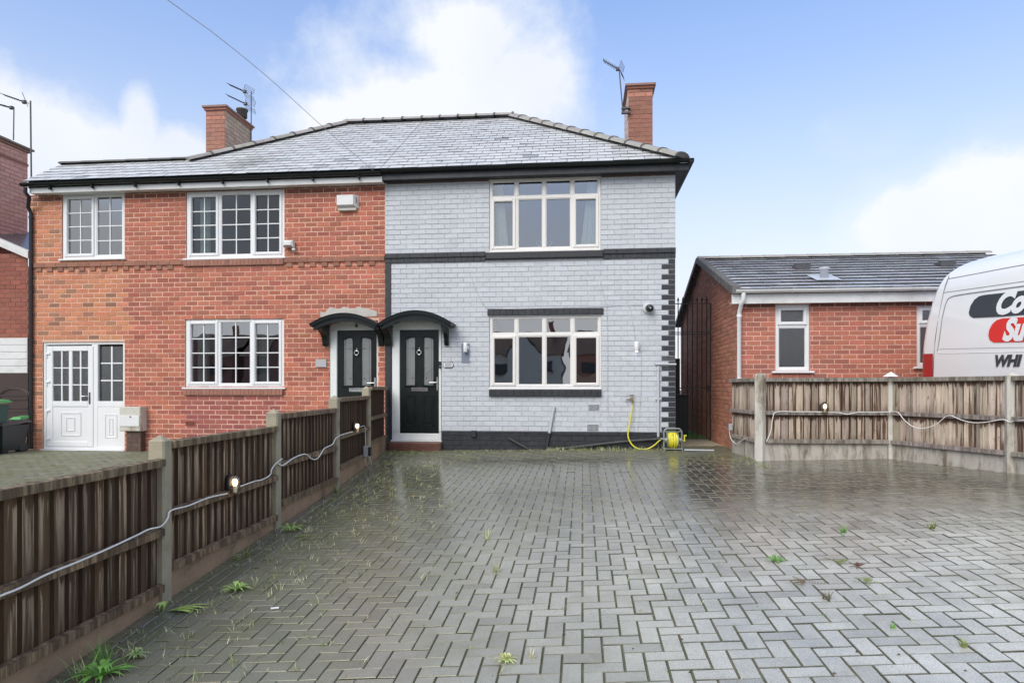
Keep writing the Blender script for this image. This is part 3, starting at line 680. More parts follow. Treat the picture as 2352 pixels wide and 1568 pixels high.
part('glazing_bar', gb, M['upvc'], po)
lf = MB(); yl = Y - .012
lf.bbox(fx(527), fx(600), yl, yl + .06, fz(1378), fz(235), .008); lf.bbox(fx(1002), fx(1062), yl, yl + .06, fz(1378), fz(235), .008)
lf.bbox(fx(600), fx(1002), yl + .002, yl + .06, fz(293), fz(235), .008); lf.bbox(fx(600), fx(1002), yl + .002, yl + .06, fz(925), fz(862), .008); lf.bbox(fx(600), fx(1002), yl + .002, yl + .06, fz(1378), fz(1320), .008)
lf.bbox(fx(782), fx(822), yl + .003, yl + .06, fz(862), fz(293), .008); lf.box(fx(600), fx(1002), yl + .014, yl + .05, fz(1320), fz(925))
for (a, b_, c, d) in ((690, 925, 990, 1258), (750, 855, 1045, 1205)): lf.ring(fx(a), fx(b_), fz(d), fz(c), .022, yl + .0, yl + .016, .014)
leaf = part('porch_door', lf, M['upvc'], rh)
g = MB(); g.quad((fx(603), yl + .03, fz(860)), (fx(1002), yl + .03, fz(860)), (fx(1002), yl + .03, fz(293)), (fx(603), yl + .03, fz(293))); part('pane', g, M['obscure'], leaf)
gb = MB()
for c in (700, 914): gb.box(fx(c - 7), fx(c + 7), yl + .012, yl + .04, fz(862), fz(293))
for c in (484, 677): gb.box(fx(603), fx(1002), yl + .014, yl + .038, fz(c + 6), fz(c - 6))
part('glazing_bar', gb, M['upvc'], leaf)
h = MB(); h.bbox(fx(1016), fx(1032), yl - .012, yl, fz(893), fz(760), .004, (.2, .2, .22)); h.tube([(fx(1024), yl - .01, fz(803)), (fx(1020), yl - .045, fz(803)), (fx(945), yl - .05, fz(806))], .008, 8); part('door_handle', h, M['chrome'], leaf)
for c in (320, 640, 970, 1290):
    h = MB(); h.bbox(fx(527), fx(573), yl - .02, yl - .001, fz(c + 12), fz(c - 12), .004); h.cyl((fx(538), yl - .01, fz(c + 55)), (fx(538), yl - .01, fz(c - 10)), .007, 8); part('hinge', h, M['upvc'], leaf)
r_ = MB(); r_.quad((X0, Y + .9, Z0), (X1, Y + .9, Z0), (X1, Y + .9, Z1), (X0, Y + .9, Z1)); part('porch_back_wall', r_, M['room'], po)
# roof of the red house
rr = MB(); slates(rr, lambda s: (XEXT if s < .92 else XHL + s), lambda s: XP, sRun)
sx = .94; under(rr, [(XEXT, 0), (XP, 0), (XP, sRun), (XHL + sRun, sRun), (XHL + sx, sx), (XEXT, sx)])
rr.add([(XHL + sRun, YRg, zr), (XP, YRg, zr), (XP, YB, ZE), (XHL, YB, ZE)], [(0, 1, 2, 3)], (.38, .39, .4)); rr.add([(XHL + sRun, YRg, zr), (XHL, YB, ZE), (XHL, YE, ZE)], [(0, 1, 2)], (.38, .39, .4))
rr.add([(XEXT, YE + sx, ZE + sx * SL), (XHL + sx, YE + sx, ZE + sx * SL), (XHL, YE + 2 * sx, ZE), (XEXT, YE + 2 * sx, ZE)], [(0, 1, 2, 3)], (.38, .39, .4))
rroof = part('roof', rr, M['slate'], rh)
t = MB(); ridge(t, (XHL + sRun, YRg, zr), (XP, YRg, zr)); ridge(t, (XHL + sx - .1, YE + sx - .1, ZE + (sx - .1) * SL), (XHL + sRun, YRg, zr)); part('ridge_tile', t, M['concretetile'], rroof)
t = MB(); t.smooth = False; ridge(t, (XEXT, YE + sx, ZE + sx * SL), (XHL + sx, YE + sx, ZE + sx * SL), .45, .095, False); part('extension_ridge', t, M['darkridge'], rroof)
b = MB(); b.box(XEXT + .05, XP, 11.60, 11.63, rel(3.635), rel(3.73)); b.box(XEXT + .02, XP, 11.604, 11.626, rel(3.731), rel(3.88), (.05, .05, .055)); b.box(XEXT + .05, XP, 11.63, WY + .02, rel(3.645), rel(3.66)); b.box(XEXT + .05, XEXT + .08, 11.63, YE + 2 * sx, rel(3.64), rel(3.8)); part('fascia', b, M['whitedirty'], rh)
b = MB(); gutter(b, XEXT - .06, XP, 11.535, rel(3.80))
for i in range(8): x = XEXT + .5 + i * .85; b.box(x - .012, x + .012, 11.53, 11.60, rel(3.68), rel(3.73))
part('gutter', b, M['blackgloss'], rh)
b = MB(); xd = XY(71, WY - .05)
b.tube([(XEXT + .02, 11.54, rel(3.73)), (XEXT + .02, 11.54, rel(3.64)), (XEXT + .06, 11.58, rel(3.56)), (xd - .03, WY - .08, rel(3.42)), (xd, WY - .05, rel(3.3)), (xd, WY - .05, GB + .04)], .034, 10)
for zz in (3.2, 1.9, .6, -.5): b.cyl((xd, WY - .05, rel(zz)), (xd, WY - .05, rel(zz + .04)), .042, 12)
part('downpipe', b, M['black'], rh)
chimney(rroof, 473, 517, 13.53, 14.65, rel(6.0), rel(4.0), 1, (.36, .17, .12), (.50, .38, .28))
# chimney pots
for (px, Y_, lb) in ((556, 14.25, 'short dark pot on top of the left brick chimney'),):
    o = onY(px, 258, Y_); p_ = MB(); p_.lathe([(.001, -.12), (.11, -.12), (.11, .02), (.13, .03), (.13, .06), (.09, .06), (.09, 0)], o, n=16, c=(.09, .085, .08)); single('chimney_pot', p_, M['brick'], lb, 'chimney pot')
# ================================================================== small fixtures on the fronts
def wallbox(name, px0, px1, py0, py1, dep, m, label, cat, b=.01, Y=WY - .012):
    X0, X1, Z0, Z1 = rect(px0, px1, py0, py1, Y); q = MB(); q.bbox(X0, X1, Y - dep, Y, Z0, Z1, b); return single(name, q, m, label, cat)
# alarm box with louvres
X0, X1, Z0, Z1 = rect(777, 824, 450, 480); r_ = thing('alarm_box', 'white alarm bell box high on the red brick wall near the grey wall', 'alarm box', ((X0 + X1) / 2, WY, Z0))
q = MB(); yb = WY - .008
q.add([(X0, yb, Z0), (X1, yb, Z0), (X1, yb, Z1), (X0, yb, Z1), (X0 + .01, yb - .10, Z0 + .05), (X1 - .07, yb - .10, Z0 + .05), (X1 - .07, yb - .10, Z1 - .01), (X0 + .01, yb - .10, Z1 - .01)],
      [(4, 5, 6, 7), (0, 1, 5, 4), (1, 2, 6, 5), (2, 3, 7, 6), (3, 0, 4, 7)]); part('cover', q, M['whitedirty'], r_)
q = MB()
for i in range(4): z = Z0 + .09 + i * .028; q.box(X1 - .03, X1 - .012, yb - .075, yb - .045, z, z + .01)
part('louvre', q, M['leadgrey'], r_)
q = MB(); q.box(X0 + .02, X1 - .03, yb - .06, yb, Z0 - .04, Z0 + .0); part('base', q, M['mortarpatch'], r_)
# security lamp
o = onY(668, 566, WY); r_ = thing('security_light', 'small white floodlight with sensor beside the upper red house window', 'security light', tuple(o))
q = MB(); q.bbox(o.x - .10, o.x + .09, WY - .14, WY - .03, o.z - .03, o.z + .09, .03); q.box(o.x - .03, o.x + .03, WY - .05, WY, o.z - .03, o.z + .03); part('lamp_head', q, M['whitedirty'], r_)
q = MB(); q.bbox(o.x - .07, o.x + .06, WY - .136, WY - .131, o.z - .03, o.z + .04, .003); part('lens', q, M['step'], r_)
q = MB(); q.lathe([(.001, 0), (.03, .005), (.035, .03), (.02, .05), (.001, .055)], (o.x + .09, WY - .08, o.z - .10), n=12); part('sensor', q, M['whitedirty'], r_)
# meter box and its brick pier
X0, X1 = XY(272, 11.58), XY(338, WY); Z0, Z1 = onY(300, 990, 11.6).z, onY(300, 934, 11.6).z
r_ = thing('meter_box', 'pale weathered meter cupboard overlapping the white porch door', 'meter box', ((X0 + X1) / 2, 11.7, Z0))
q = MB(); q.bbox(X0, X1, 11.60, WY - .01, Z0, Z1, .01); part('cabinet', q, M['meter'] if 'meter' in M else M['concretelight'], r_)
q = MB(); q.bbox(X0 + .015, X1 - .015, 11.588, 11.60, Z0 + .09, Z1 - .16, .004); part('door', q, M['whitedirty'], r_)
q = MB(); q.cyl((X0 + .23, 11.575, Z1 - .18), (X0 + .23, 11.588, Z1 - .18), .012, 10); part('lock', q, M['leadgrey'], r_)
w = MB(); brickwork(w, X0 + .1, X1 - .03, GB, Z0, lambda u, z, d: (u, 11.66 - d, z), [], lambda u, z, k: vary((.11, .07, .055), .2), (.12, .09, .07)); w.box(X0 + .1, X1 - .03, 11.661, WY - .01, GB, Z0 - .001, (.11, .07, .055))
w.v and single('brick_pier', w, M['brick'], 'dark damp brick pier carrying the meter cupboard', 'pier')
# air brick on red wall
def airbrick(px0, px1, py0, py1, nx, nz, fc, mat, label):
    X0, X1, Z0, Z1 = rect(px0, px1, py0, py1); q = MB(); q.bbox(X0, X1, WY - .016, WY - .004, Z0, Z1, .003, fc); a, b_ = (X1 - X0) / (nx + .6), (Z1 - Z0) / (nz + .6)
    for i in range(nx):
        for j in range(nz): x, z = X0 + a * (i + .55), Z0 + b_ * (j + .55); q.box(x - a * .1, x + a * .56, WY - .0185, WY - .015, z - b_ * .1, z + b_ * .56, (.004, .004, .004))
    single('air_vent', q, mat, label, 'air vent', group='air vents low in the front walls')
airbrick(427, 449, 966, 977, 7, 3, (.36, .11, .07), M['brick'], 'small terracotta air vent low in the red brick wall')
airbrick(1351, 1377, 928, 942, 9, 5, grey_c, M['paintbrick'], 'grey painted air vent with black holes, the upper of two near the tap')
airbrick(1348, 1375, 973, 989, 9, 5, grey_c, M['paintbrick'], 'grey painted air vent with black holes just above the black plinth')
wallbox('house_plaque', 725, 750, 825, 843, .012, M['bluegrey'], 'plain grey square plaque on the red wall beside the black door', 'plaque', .003)
o = onY(1030, 837.5, WY); r_ = thing('house_plaque', 'small grey oval plaque with a white rim beside the grey house door', 'plaque', tuple(o))
q = MB(); q.prism([(o.x + .095 * cos(t) * (1 if abs(cos(t)) < .7 else .98), o.z + .062 * max(-.9, min(.9, sin(t) * 1.25))) for t in [i * 2 * pi / 32 for i in range(32)]], lambda a, b_, d: (a, d, b_), WY - .022, WY - .006); part('rim', q, M['blackgloss'], r_)
q = MB(); q.prism([(o.x + .086 * cos(t), o.z + .054 * max(-.9, min(.9, sin(t) * 1.25))) for t in [i * 2 * pi / 32 for i in range(32)]], lambda a, b_, d: (a, d, b_), WY - .026, WY - .0225); part('border', q, M['upvc'], r_)
q = MB(); q.bbox(o.x - .062, o.x + .062, WY - .03, WY - .0265, o.z - .045, o.z + .045, .002); part('face', q, M['bluegrey'], r_)
X0, X1, Z0, Z1 = rect(1008.5, 1014, 830, 845); r_ = thing('doorbell', 'slim black doorbell on the white frame of the grey house door', 'doorbell', (X0, WY, Z0))
q = MB(); q.bbox(X0, X1, WY - .02, WY + .012, Z0, Z1, .004); part('body', q, M['black'], r_)
q = MB(); q.lathe([(.001, 0), (.012, 0), (.012, .004), (.001, .005)], ((X0 + X1) / 2, WY - .02, Z0 + .03), Vector((0, -1, 0)), 12); part('button', q, M['greymetal'], r_)
# patch of old paint + wall lamps
wallbox('paint_patch', 1060, 1078, 789, 833, .003, M['patch'], 'blue grey bare patch on the wall under the left wall lamp', 'paint patch', .001)
def walllamp(px, py, lab, lit):
    o = onY(px, py, WY); r_ = thing('wall_lamp', lab, 'wall lamp', (o.x, WY, o.z), 'white up-down wall lamps on the grey house')
    q = MB(); q.lathe([(.001, -.085), (.034, -.085), (.037, -.08), (.037, .08), (.034, .085), (.001, .085)], (o.x, WY - .075, o.z), n=18); part('shade', q, M['upvc'], r_)
    q = MB(); q.lathe([(.001, 0), (.05, 0), (.05, .012), (.03, .03), (.001, .03)], (o.x + .01, WY - .008, o.z - .005), Vector((0, -1, 0)), 16); part('wall_plate', q, M['upvc'], r_)
    q = MB(); q.lathe([(.001, 0), (.028, 0)], (o.x, WY - .075, o.z - .0865), n=14); part('bulb', q, M['coolbulb'] if lit else M['lens'], r_)
walllamp(1070.5, 798, 'unlit white cylinder wall lamp between the grey house door and the windows', False); walllamp(1461.5, 796, 'lit white cylinder wall lamp between the lower window and the black quoins', True)
o = onY(1490, 708, WY); r_ = thing('security_camera', 'round black security camera on a pale grey disc near the black quoins', 'camera', tuple(o))
q = MB(); q.lathe([(.001, 0), (.10, 0), (.10, .01), (.085, .03), (.001, .03)], (o.x - .01, WY - .008, o.z), Vector((0, -1, 0)), 24, grey_c); part('mount', q, M['paintbrick'], r_)
q = MB(); q.lathe([(.001, 0), (.062, 0), (.066, .03), (.062, .09), (.05, .11), (.001, .112)], (o.x, WY - .035, o.z), Vector((.15, -1, -.1)), 20); part('body', q, M['black'], r_)
q = MB(); q.lathe([(.001, 0), (.022, 0), (.001, .006)], (o.x + .017, WY - .148, o.z - .011), Vector((.15, -1, -.1)), 14); part('lens', q, M['chrome'], r_)
# tap
o = onY(1446, 915, WY); r_ = thing('garden_tap', 'brass garden tap on a grey pipe feeding the yellow hose', 'tap', (o.x, WY, o.z))
q = MB(); q.tube([(o.x - .06, WY - .02, o.z + .06), (o.x - .06, WY - .02, o.z - .05)], .011, 8); q.tube([(o.x - .06, WY - .03, o.z + .0), (o.x - .0, WY - .05, o.z)], .012, 8); part('pipe', q, M['greycable'], r_)
q = MB(); q.tube([(o.x - .01, WY - .05, o.z), (o.x + .035, WY - .055, o.z), (o.x + .045, WY - .06, o.z - .02), (o.x + .045, WY - .06, o.z - .075)], .016, 10); q.lathe([(.012, .0), (.014, .02), (.009, .03), (.009, .05), (.001, .05)], (o.x + .035, WY - .055, o.z), n=10); part('tap_body', q, M['brass'], r_)
q = MB(); q.bbox(o.x - .005, o.x + .075, WY - .065, WY - .045, o.z + .05, o.z + .064, .004); part('tap_handle', q, M['iron'], r_)
# hose from tap to reel
hp = [(1450, 924), (1449, 960), (1445, 990), (1442, 1008), (1445, 1022), (1452, 1035), (1466, 1046), (1482, 1050), (1500, 1044), (1515, 1030), (1524, 1018), (1536, 1011), (1546, 1010)]
hp = [(1452, 930), (1449, 958), (1444, 985), (1442.5, 1000), (1446, 1012), (1453, 1022), (1463, 1029), (1476, 1031.5), (1490, 1029.5), (1503, 1022), (1512, 1014), (1519, 1009), (1524, 1008.5)]
def spline(p, k=5):
    p = [Vector(q) for q in p]; o = []
    for i in range(len(p) - 1):
        a, b, c, d = p[max(i - 1, 0)], p[i], p[i + 1], p[min(i + 2, len(p) - 1)]
        for j in range(k):
            t = j / k; o.append(.5 * ((2 * b) + (c - a) * t + (2 * a - 5 * b + 4 * c - d) * t * t + (3 * b - a - 3 * c + d) * t ** 3))
    o.append(p[-1]); return o
q = MB(); n = len(hp); q.tube(spline([onY(x, y, WY - .07 - .13 * (i / (n - 1)) ** 1.5) for i, (x, y) in enumerate(hp)]), .0125, 10)
single('garden_hose', q, M['hose'], 'yellow garden hose looping from the tap to the reel', 'hose')
# hose reel
YR = 11.42; X0, X1, Z0, Z1 = rect(1525, 1566, 984, 1038, YR); Z0 = gh(X0, YR) + .005
r_ = thing('hose_reel', 'grey tubular hose reel wound with yellow hose at the foot of the quoins', 'hose reel', ((X0 + X1) / 2, YR, Z0))
q = MB(); rr2 = .014
q.tube(spline([(X0, YR, Z0), (X0, YR, Z0 + .2), (X0, YR, Z1 - .06), (X0 + .03, YR, Z1 - .01), (X0 + .07, YR, Z1), (X1 - .07, YR, Z1), (X1 - .03, YR, Z1 - .01), (X1, YR, Z1 - .06), (X1, YR, Z0 + .2), (X1, YR, Z0)], 4), rr2, 10)
q.cyl((X0 - .01, YR - .03, Z0 + .03), (X1 + .01, YR - .03, Z0 + .03), .012, 10); q.cyl((X0, YR, Z1 - .05), (X1, YR, Z1 - .05), .007, 8)
for x in (X0, X1): q.cyl((x, YR - .10, Z0 + .01), (x, YR + .12, Z0 + .01), .012, 8); q.cyl((x, YR + .12, Z0 + .01), (x, YR + .02, Z0 + .25), .01, 8)
part('frame', q, M['greymetal'], r_)
zc_ = (Z0 + Z1) / 2 - .015; q = MB()
for x in (X0 + .05, X1 - .07): q.lathe([(.03, 0), (.145, 0), (.145, .008), (.03, .008)], (x, YR + .03, zc_), Vector((1, 0, 0)), 24)
q.cyl((X0, YR + .03, zc_), (X1, YR + .03, zc_), .05, 14); part('drum', q, M['greymetal'], r_)
q = MB()
for i in range(14):
    a = X0 + .075 + (X1 - X0 - .165) * i / 13; rr3 = .118 + .012 * R(); tl = (R() - .5) * .07
    q.tube([(a + tl * cos(t), YR + .03 + rr3 * cos(t) * .9, zc_ + rr3 * sin(t) * 1.02) for t in [k * 2 * pi / 24 for k in range(25)]], .0115, 8, False)
part('hose_coil', q, M['hose'], r_)
q = MB(); q.cyl((X1, YR + .03, zc_), (X1 + .05, YR + .03, zc_), .01, 8); q.bbox(X1 + .035, X1 + .055, YR + .0, YR + .05, zc_ - .02, zc_ + .09, .005); q.cyl((X1 + .05, YR + .03, zc_ + .08), (X1 + .08, YR + .02, zc_ + .08), .012, 8); part('crank', q, M['hose'], r_)
q = MB(); q.cyl((X0 - .06, YR - .02, zc_ + .03), (X0 + .0, YR - .02, zc_ + .02), .018, 10); part('connector', q, M['greymetal'], r_)
# pipes on the wall
def pipe(name, pts, r, m, label, Y=WY - .03, n=10, k=0):
    q = MB(); P = [onY(x, y, Y) for x, y in pts]; q.tube(spline(P, 4) if k else P, r, n); return single(name, q, m, label, 'pipe')
M['pipegrey'] = surf('painted_pipe', (.52, .54, .58), .4, .05, 8)
def pipe_collared(px, y0, y1, Y=WY - .03):
    r_ = thing('waste_pipe', 'pale grey vertical waste pipe beside the black quoins', 'pipe', tuple(onY(px, y1, Y))); q = MB(); q.cyl(onY(px, y0, Y), onY(px, y1, Y), .022, 12); part('tube', q, M['pipegrey'], r_)
    q = MB(); a = onY(px, y0, Y); q.cyl(a + Vector((0, 0, -.06)), a + Vector((0, 0, .01)), .028, 12); a = onY(px, 916, Y); q.box(a.x - .045, a.x + .045, Y - .02, WY - .005, a.z - .012, a.z + .012); part('collar', q, M['pipegrey'], r_)
    q = MB(); q.cyl(onY(px, y1, Y), onY(px, 1030, Y - .012), .0225, 12); part('tube_end', q, M['blackpaint'], r_)
pipe_collared(1512, 842, 1003)
pipe('overflow_pipe', [(1505, 836), (1553, 836.5)], .018, M['pipegrey'], 'short horizontal grey pipe crossing the black quoins')
r_ = thing('waste_pipe', 'slanting waste pipe, grey above and black over the plinth, below the lower window', 'pipe', tuple(onY(1254, 1038, WY - .05)))
q = MB(); q.cyl(onY(1272, 938, WY - .03), onY(1262, 994, WY - .04), .022, 12); q.cyl(onY(1273, 934, WY - .03), onY(1271, 944, WY - .03), .028, 12); part('tube', q, M['pipegrey'], r_)
q = MB(); q.cyl(onY(1262, 994, WY - .045), onY(1254, 1036, WY - .06), .023, 12); part('tube_end', q, M['blackpaint'], r_)
M['wetblack'] = surf('weathered_black', (.05, .052, .05), .5, .4, 14, .4, 50)
pipe('drain_pipe', [(1168, 1006), (1222, 1036)], .02, M['wetblack'], 'short black pipe leaning down across the black plinth', WY - .06)
pipe('drain_pipe', [(1242, 1036), (1290, 1030), (1350, 1023), (1420, 1015), (1480, 1010), (1545, 1006)], .022, M['wetblack'], 'long black pipe sagging along the foot of the black plinth', WY - .07, k=1)
wallbox('junction_box', 1083, 1094, 988, 1003, .06, M['blackpaint'], 'small black box on the top edge of the black plinth', 'junction box', .008, WY - .015)
pipe('ground_pipe', [(1572, 1033), (1640, 1034)], .014, M['greycable'], 'thin pale pipe lying on the ground right of the hose reel', 11.25)
# cables on the grey wall
def cable(pts, label, r=.004, m='greycable', Y=WY - .012, k=1):
    q = MB(); P = [onY(x, y, Y) for x, y in pts]; q.tube(spline(P, 4), r, 6); single('wall_cable', q, M[m], label, 'cable', group='cables fixed to the grey wall')
cable([(1085, 640), (1090, 660), (1100, 680), (1114, 702), (1122, 708), (1190, 709), (1290, 706.5), (1385, 704), (1430, 701), (1478, 702), (1495, 708), (1500, 716), (1502, 730), (1530, 770), (1540, 792)][:10] , 'grey cable running along the black lintel and up the wall')
cable([(1478, 702), (1484, 705)], 'short grey cable end at the camera')
cable([(1442, 703), (1447, 706), (1450, 712), (1450, 722), (1455, 750), (1461, 785)], 'thin cable dropping to the lit wall lamp', .003)
cable([(1380, 648), (1385, 670), (1392, 700), (1396, 760), (1396, 850), (1397, 940), (1403, 955), (1412, 976), (1424, 992)], 'painted cable falling down the wall right of the windows', .0035)
cable([(1473, 815), (1474, 850), (1472, 900), (1470, 935), (1465, 990)], 'painted cable below the lit wall lamp', .0035)
cable([(1070, 808), (1076, 822), (1083, 833)], 'short cable hanging from the unlit wall lamp', .0025)
cable([(1094, 994), (1180, 992), (1260, 996), (1400, 998), (1500, 995)], 'black cable along the black plinth', .004, 'black', WY - .03)
# ================================================================== AERIALS
def aerial(pole, boom, nel, Y, lab, elen=.20, grid=True, second=None, r=.012):
    a, b = onY(*pole[0], Y), onY(*pole[1], Y); r_ = thing('tv_aerial', lab, 'tv aerial', tuple(b))
    q = MB(); q.cyl(b, a, r, 8); part('mast', q, M['aerial'], r_)
    for (p0, p1, g) in boom:
        A, B = onY(*p0, Y), onY(*p1, Y); d = B - A
        q = MB(); q.cyl(A, B, .008, 6)
        for i in range(nel):
            c = A + d * (i / (nel + 1) * .9); q.cyl(c + Vector((-.012, -elen / 2, -.0)), c + Vector((.012, elen / 2, 0)), .006, 6); q.cyl(c + Vector((-.012, 0, .02)), c + Vector((.012, 0, -.02)), .008, 6)
        c = A + d * .8; q.bbox(c.x - .03, c.x + .04, Y - .03, Y + .03, c.z - .035, c.z + .03, .01)
        part('boom', q, M['aerial'], r_)
        if g:
            q = MB()
            for s_ in (-1, 1):
                for i in range(4): q.cyl(B + Vector((-.03 + .01 * i, -.14, s_ * (.03 + .035 * i))), B + Vector((.05 + .01 * i, .14, s_ * (.03 + .035 * i))), .004, 5)
                q.cyl(B + Vector((-.03, -.14, s_ * .03)), B + Vector((0, -.14, s_ * .14)), .004, 5); q.cyl(B + Vector((.05, .14, s_ * .03)), B + Vector((.08, .14, s_ * .14)), .004, 5)
            part('reflector', q, M['aerial'], r_)
    return r_
aerial([(1422, 158), (1431, 262)], [((1387, 140), (1426, 163), True)], 9, 13.45, 'tv aerial on a leaning mast against the right chimney')
q = MB(); a = onY(1431, 254, 13.45); q.box(a.x - .03, a.x + .14, 13.42, 13.5, a.z + .03, a.z + .06); q.box(a.x - .03, a.x + .14, 13.42, 13.5, a.z - .06, a.z - .03); single('aerial_bracket', q, M['aerial'], 'dark bracket holding the aerial mast to the right chimney', 'bracket')
aerial([(577, 210), (577, 338)], [((527, 195), (570, 214), True), ((524, 220), (573, 243), True)], 9, 14.6, 'mast with two stacked tv aerials beside the left brick chimney')
aerial([(70, 232), (72, 418)], [((11, 219), (66, 238), False)], 8, 12.35, 'tall pale mast with a long tv aerial near the left picture edge', r=.015)
aerial([(32, 246), (31, 322)], [((0, 241), (32, 249), False)], 6, 13.3, 'short mast tv aerial on the pink chimney at far left')
q = MB(); a, b_ = onY(51, 213, 12.35), onY(64, 245, 12.35); q.cyl(a, b_, .006, 6); single('aerial_rod', q, M['aerial'], 'bare rod sticking up from the long aerial at far left', 'aerial rod')
# overhead wire
wp = [onY(858, 393, 11.5), onY(740, 290, 9.2), onY(620, 182, 7.4), onY(500, 84, 6.1), onY(385, 0, 5.2)]; wp.append(wp[-1] + (wp[-1] - wp[-2]) * 6)
q = MB(); q.tube(spline(wp, 6), .0036, 6); single('overhead_wire', q, M['greycable'], 'thin telephone wire crossing the sky down to the gutter', 'wire')
# ================================================================== BUNGALOW
XB0, YB0 = XY(1697, 11.17), 11.17; XB1 = 8.0; YBR, ZBR = 14.4, rel(2.66); ZBE = rel(1.54); YBE = 11.0; SB = (ZBR - ZBE) / (YBR - YBE)
bg = thing('brick_bungalow', 'low red brick bungalow with a dark tiled roof behind the right fence', 'bungalow', (XB0, YB0, GB))
wb1 = (*rect(1781, 1860, 699, 852, YB0), (.4, .2, .14)); wb2 = (*rect(2106, 2186, 699, 842, YB0), (.4, .2, .14))
w = MB(); bred = (.46, .16, .105)
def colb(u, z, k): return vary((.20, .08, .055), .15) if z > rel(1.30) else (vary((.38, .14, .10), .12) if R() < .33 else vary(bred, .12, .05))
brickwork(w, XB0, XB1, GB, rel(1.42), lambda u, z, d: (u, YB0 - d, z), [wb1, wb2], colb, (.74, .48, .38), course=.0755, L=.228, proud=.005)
topf = lambda u: (ZBE + (u - YBE) * SB if u < YBR else ZBR - (u - YBR) * SB) - .05
brickwork(w, YB0, 17.6, GB, ZBR, lambda u, z, d: (XB0 - d, u, z), [], lambda u, z, k: vary((.46, .20, .13), .2, .05), (.34, .2, .15), course=.0755, L=.228, proud=.004, top=topf)
w.quad((XB1, YB0, GB), (XB1, 17.6, GB), (XB1, 17.6, ZBE), (XB1, YB0, ZBE), bred); w.add([(XB1, YB0, ZBE), (XB1, 17.6, ZBE), (XB1, YBR, ZBR)], [(0, 1, 2)], bred)
part('wall', w, M['brick'], bg)
for wb in (wb1, wb2):
    window(bg, *wb[:4], YB0 + .02, [(0, 1, 0, .68, 0, 1, 1), (0, 1, .68, 1, 1, 1, 1)], 'upvc', 'obscure' if wb is wb1 else 'glass', ow=.055, sill=.05, ext=.06, curtains=[(.55, .85, .01, 'netcurtain')] if wb is wb2 else [])
# roof tiles: real steps; wet sky sheen painted pale on tops, shade dark on noses
rf = MB(); g_ = .30; nrow = int(sqrt((YBR - YBE) ** 2 + (ZBR - ZBE) ** 2) / g_) + 1; x0r, x1r = XB0 - .12, XB1 + .1
for k in range(nrow):
    s0, s1 = (YBR - YBE + .04) * k / nrow, (YBR - YBE + .04) * (k + 1) / nrow; x = x0r - (.15 if k % 2 else 0)
    while x < x1r:
        p, q_ = max(x, x0r), min(x + .30, x1r); l = .029 + .006 * R()
        if q_ - p > .02:
            n_ = 6 if True else 1
            A = lambda xx, ss, ll: (xx, YBE - .04 + ss - ll * .3, ZBE + (ss - .04) * SB + ll)
            c = vary((.075, .076, .08), .2)
            v = [A(p + .002, s0, l), A(q_ - .002, s0, l), A(q_ - .002, s1 + .03, .004), A(p + .002, s1 + .03, .004), A(p + .002, s0, 0), A(q_ - .002, s0, 0)]
            rf.add(v, [(0, 1, 2, 3)], vary((.62, .63, .65), .14)); rf.add(v, [(4, 5, 1, 0)], (.03, .03, .034))
        x += .30
rf.quad((x0r, YBE - .04, ZBE - .02), (x1r, YBE - .04, ZBE - .02), (x1r, YBR, ZBR - .01), (x0r, YBR, ZBR - .01), (.04, .04, .04)); rf.quad((x0r, 2 * YBR - YBE, ZBE), (x1r, 2 * YBR - YBE, ZBE), (x1r, YBR, ZBR), (x0r, YBR, ZBR), (.06, .06, .06))
bro = part('roof', rf, M['darktile'], bg)
t = MB(); ridge(t, (x0r, YBR, ZBR + .01), (x1r, YBR, ZBR + .01), .45, .11, False); part('ridge_tile', t, M['concretetile'], bro)
v_ = MB()
for k in range(nrow):   # stepped dry-verge caps up the gable
    s0, s1 = (YBR - YBE) * k / nrow, (YBR - YBE) * (k + 1) / nrow; z0_, z1_ = ZBE + s0 * SB, ZBE + s1 * SB
    v_.add([(x0r - .03, YBE - .05 + s0, z0_ - .06), (x0r + .10, YBE - .05 + s0, z0_ - .06), (x0r + .10, YBE - .05 + s0, z0_ + .062), (x0r - .03, YBE - .05 + s0, z0_ + .06),
            (x0r - .03, YBE - .03 + s1, z1_ - .075), (x0r + .10, YBE - .03 + s1, z1_ - .075), (x0r + .10, YBE - .03 + s1, z1_ + .04), (x0r - .03, YBE - .03 + s1, z1_ + .04)],
           [(0, 1, 2, 3), (0, 3, 7, 4), (3, 2, 6, 7), (1, 5, 6, 2)], vary((.42, .43, .45), .08))
v_.add([(x0r - .03, YBR, ZBR - .07), (x0r - .03, YBR, ZBR + .03), (x0r - .03, 17.8, ZBE + .03), (x0r - .03, 17.8, ZBE - .07)], [(0, 1, 2, 3)], (.4, .41, .43))
v_.add([(x0r - .03, YBR, ZBR + .03), (x0r + .1, YBR, ZBR + .03), (x0r + .1, 17.8, ZBE + .03), (x0r - .03, 17.8, ZBE + .03)], [(0, 1, 2, 3)], (.4, .41, .43))
part('verge', v_, M['verge'] if 'verge' in M else M['concretetile'], bro)
b = MB(); b.box(x0r - .02, x1r, YBE + .02, YBE + .05, rel(1.325), rel(1.475)); b.box(x0r - .02, x1r, YBE + .05, YB0 + .02, rel(1.335), rel(1.35)); part('fascia', b, M['whitedirty'], bg)
b = MB(); gutter(b, x0r + .02, x1r, YBE - .04, rel(1.535), .055)
for i in range(8): x = x0r + .9 + i * .65; gutter(b, x - .015, x + .015, YBE - .04, rel(1.537), .061)
part('gutter', b, M['whitedirty'], bg)
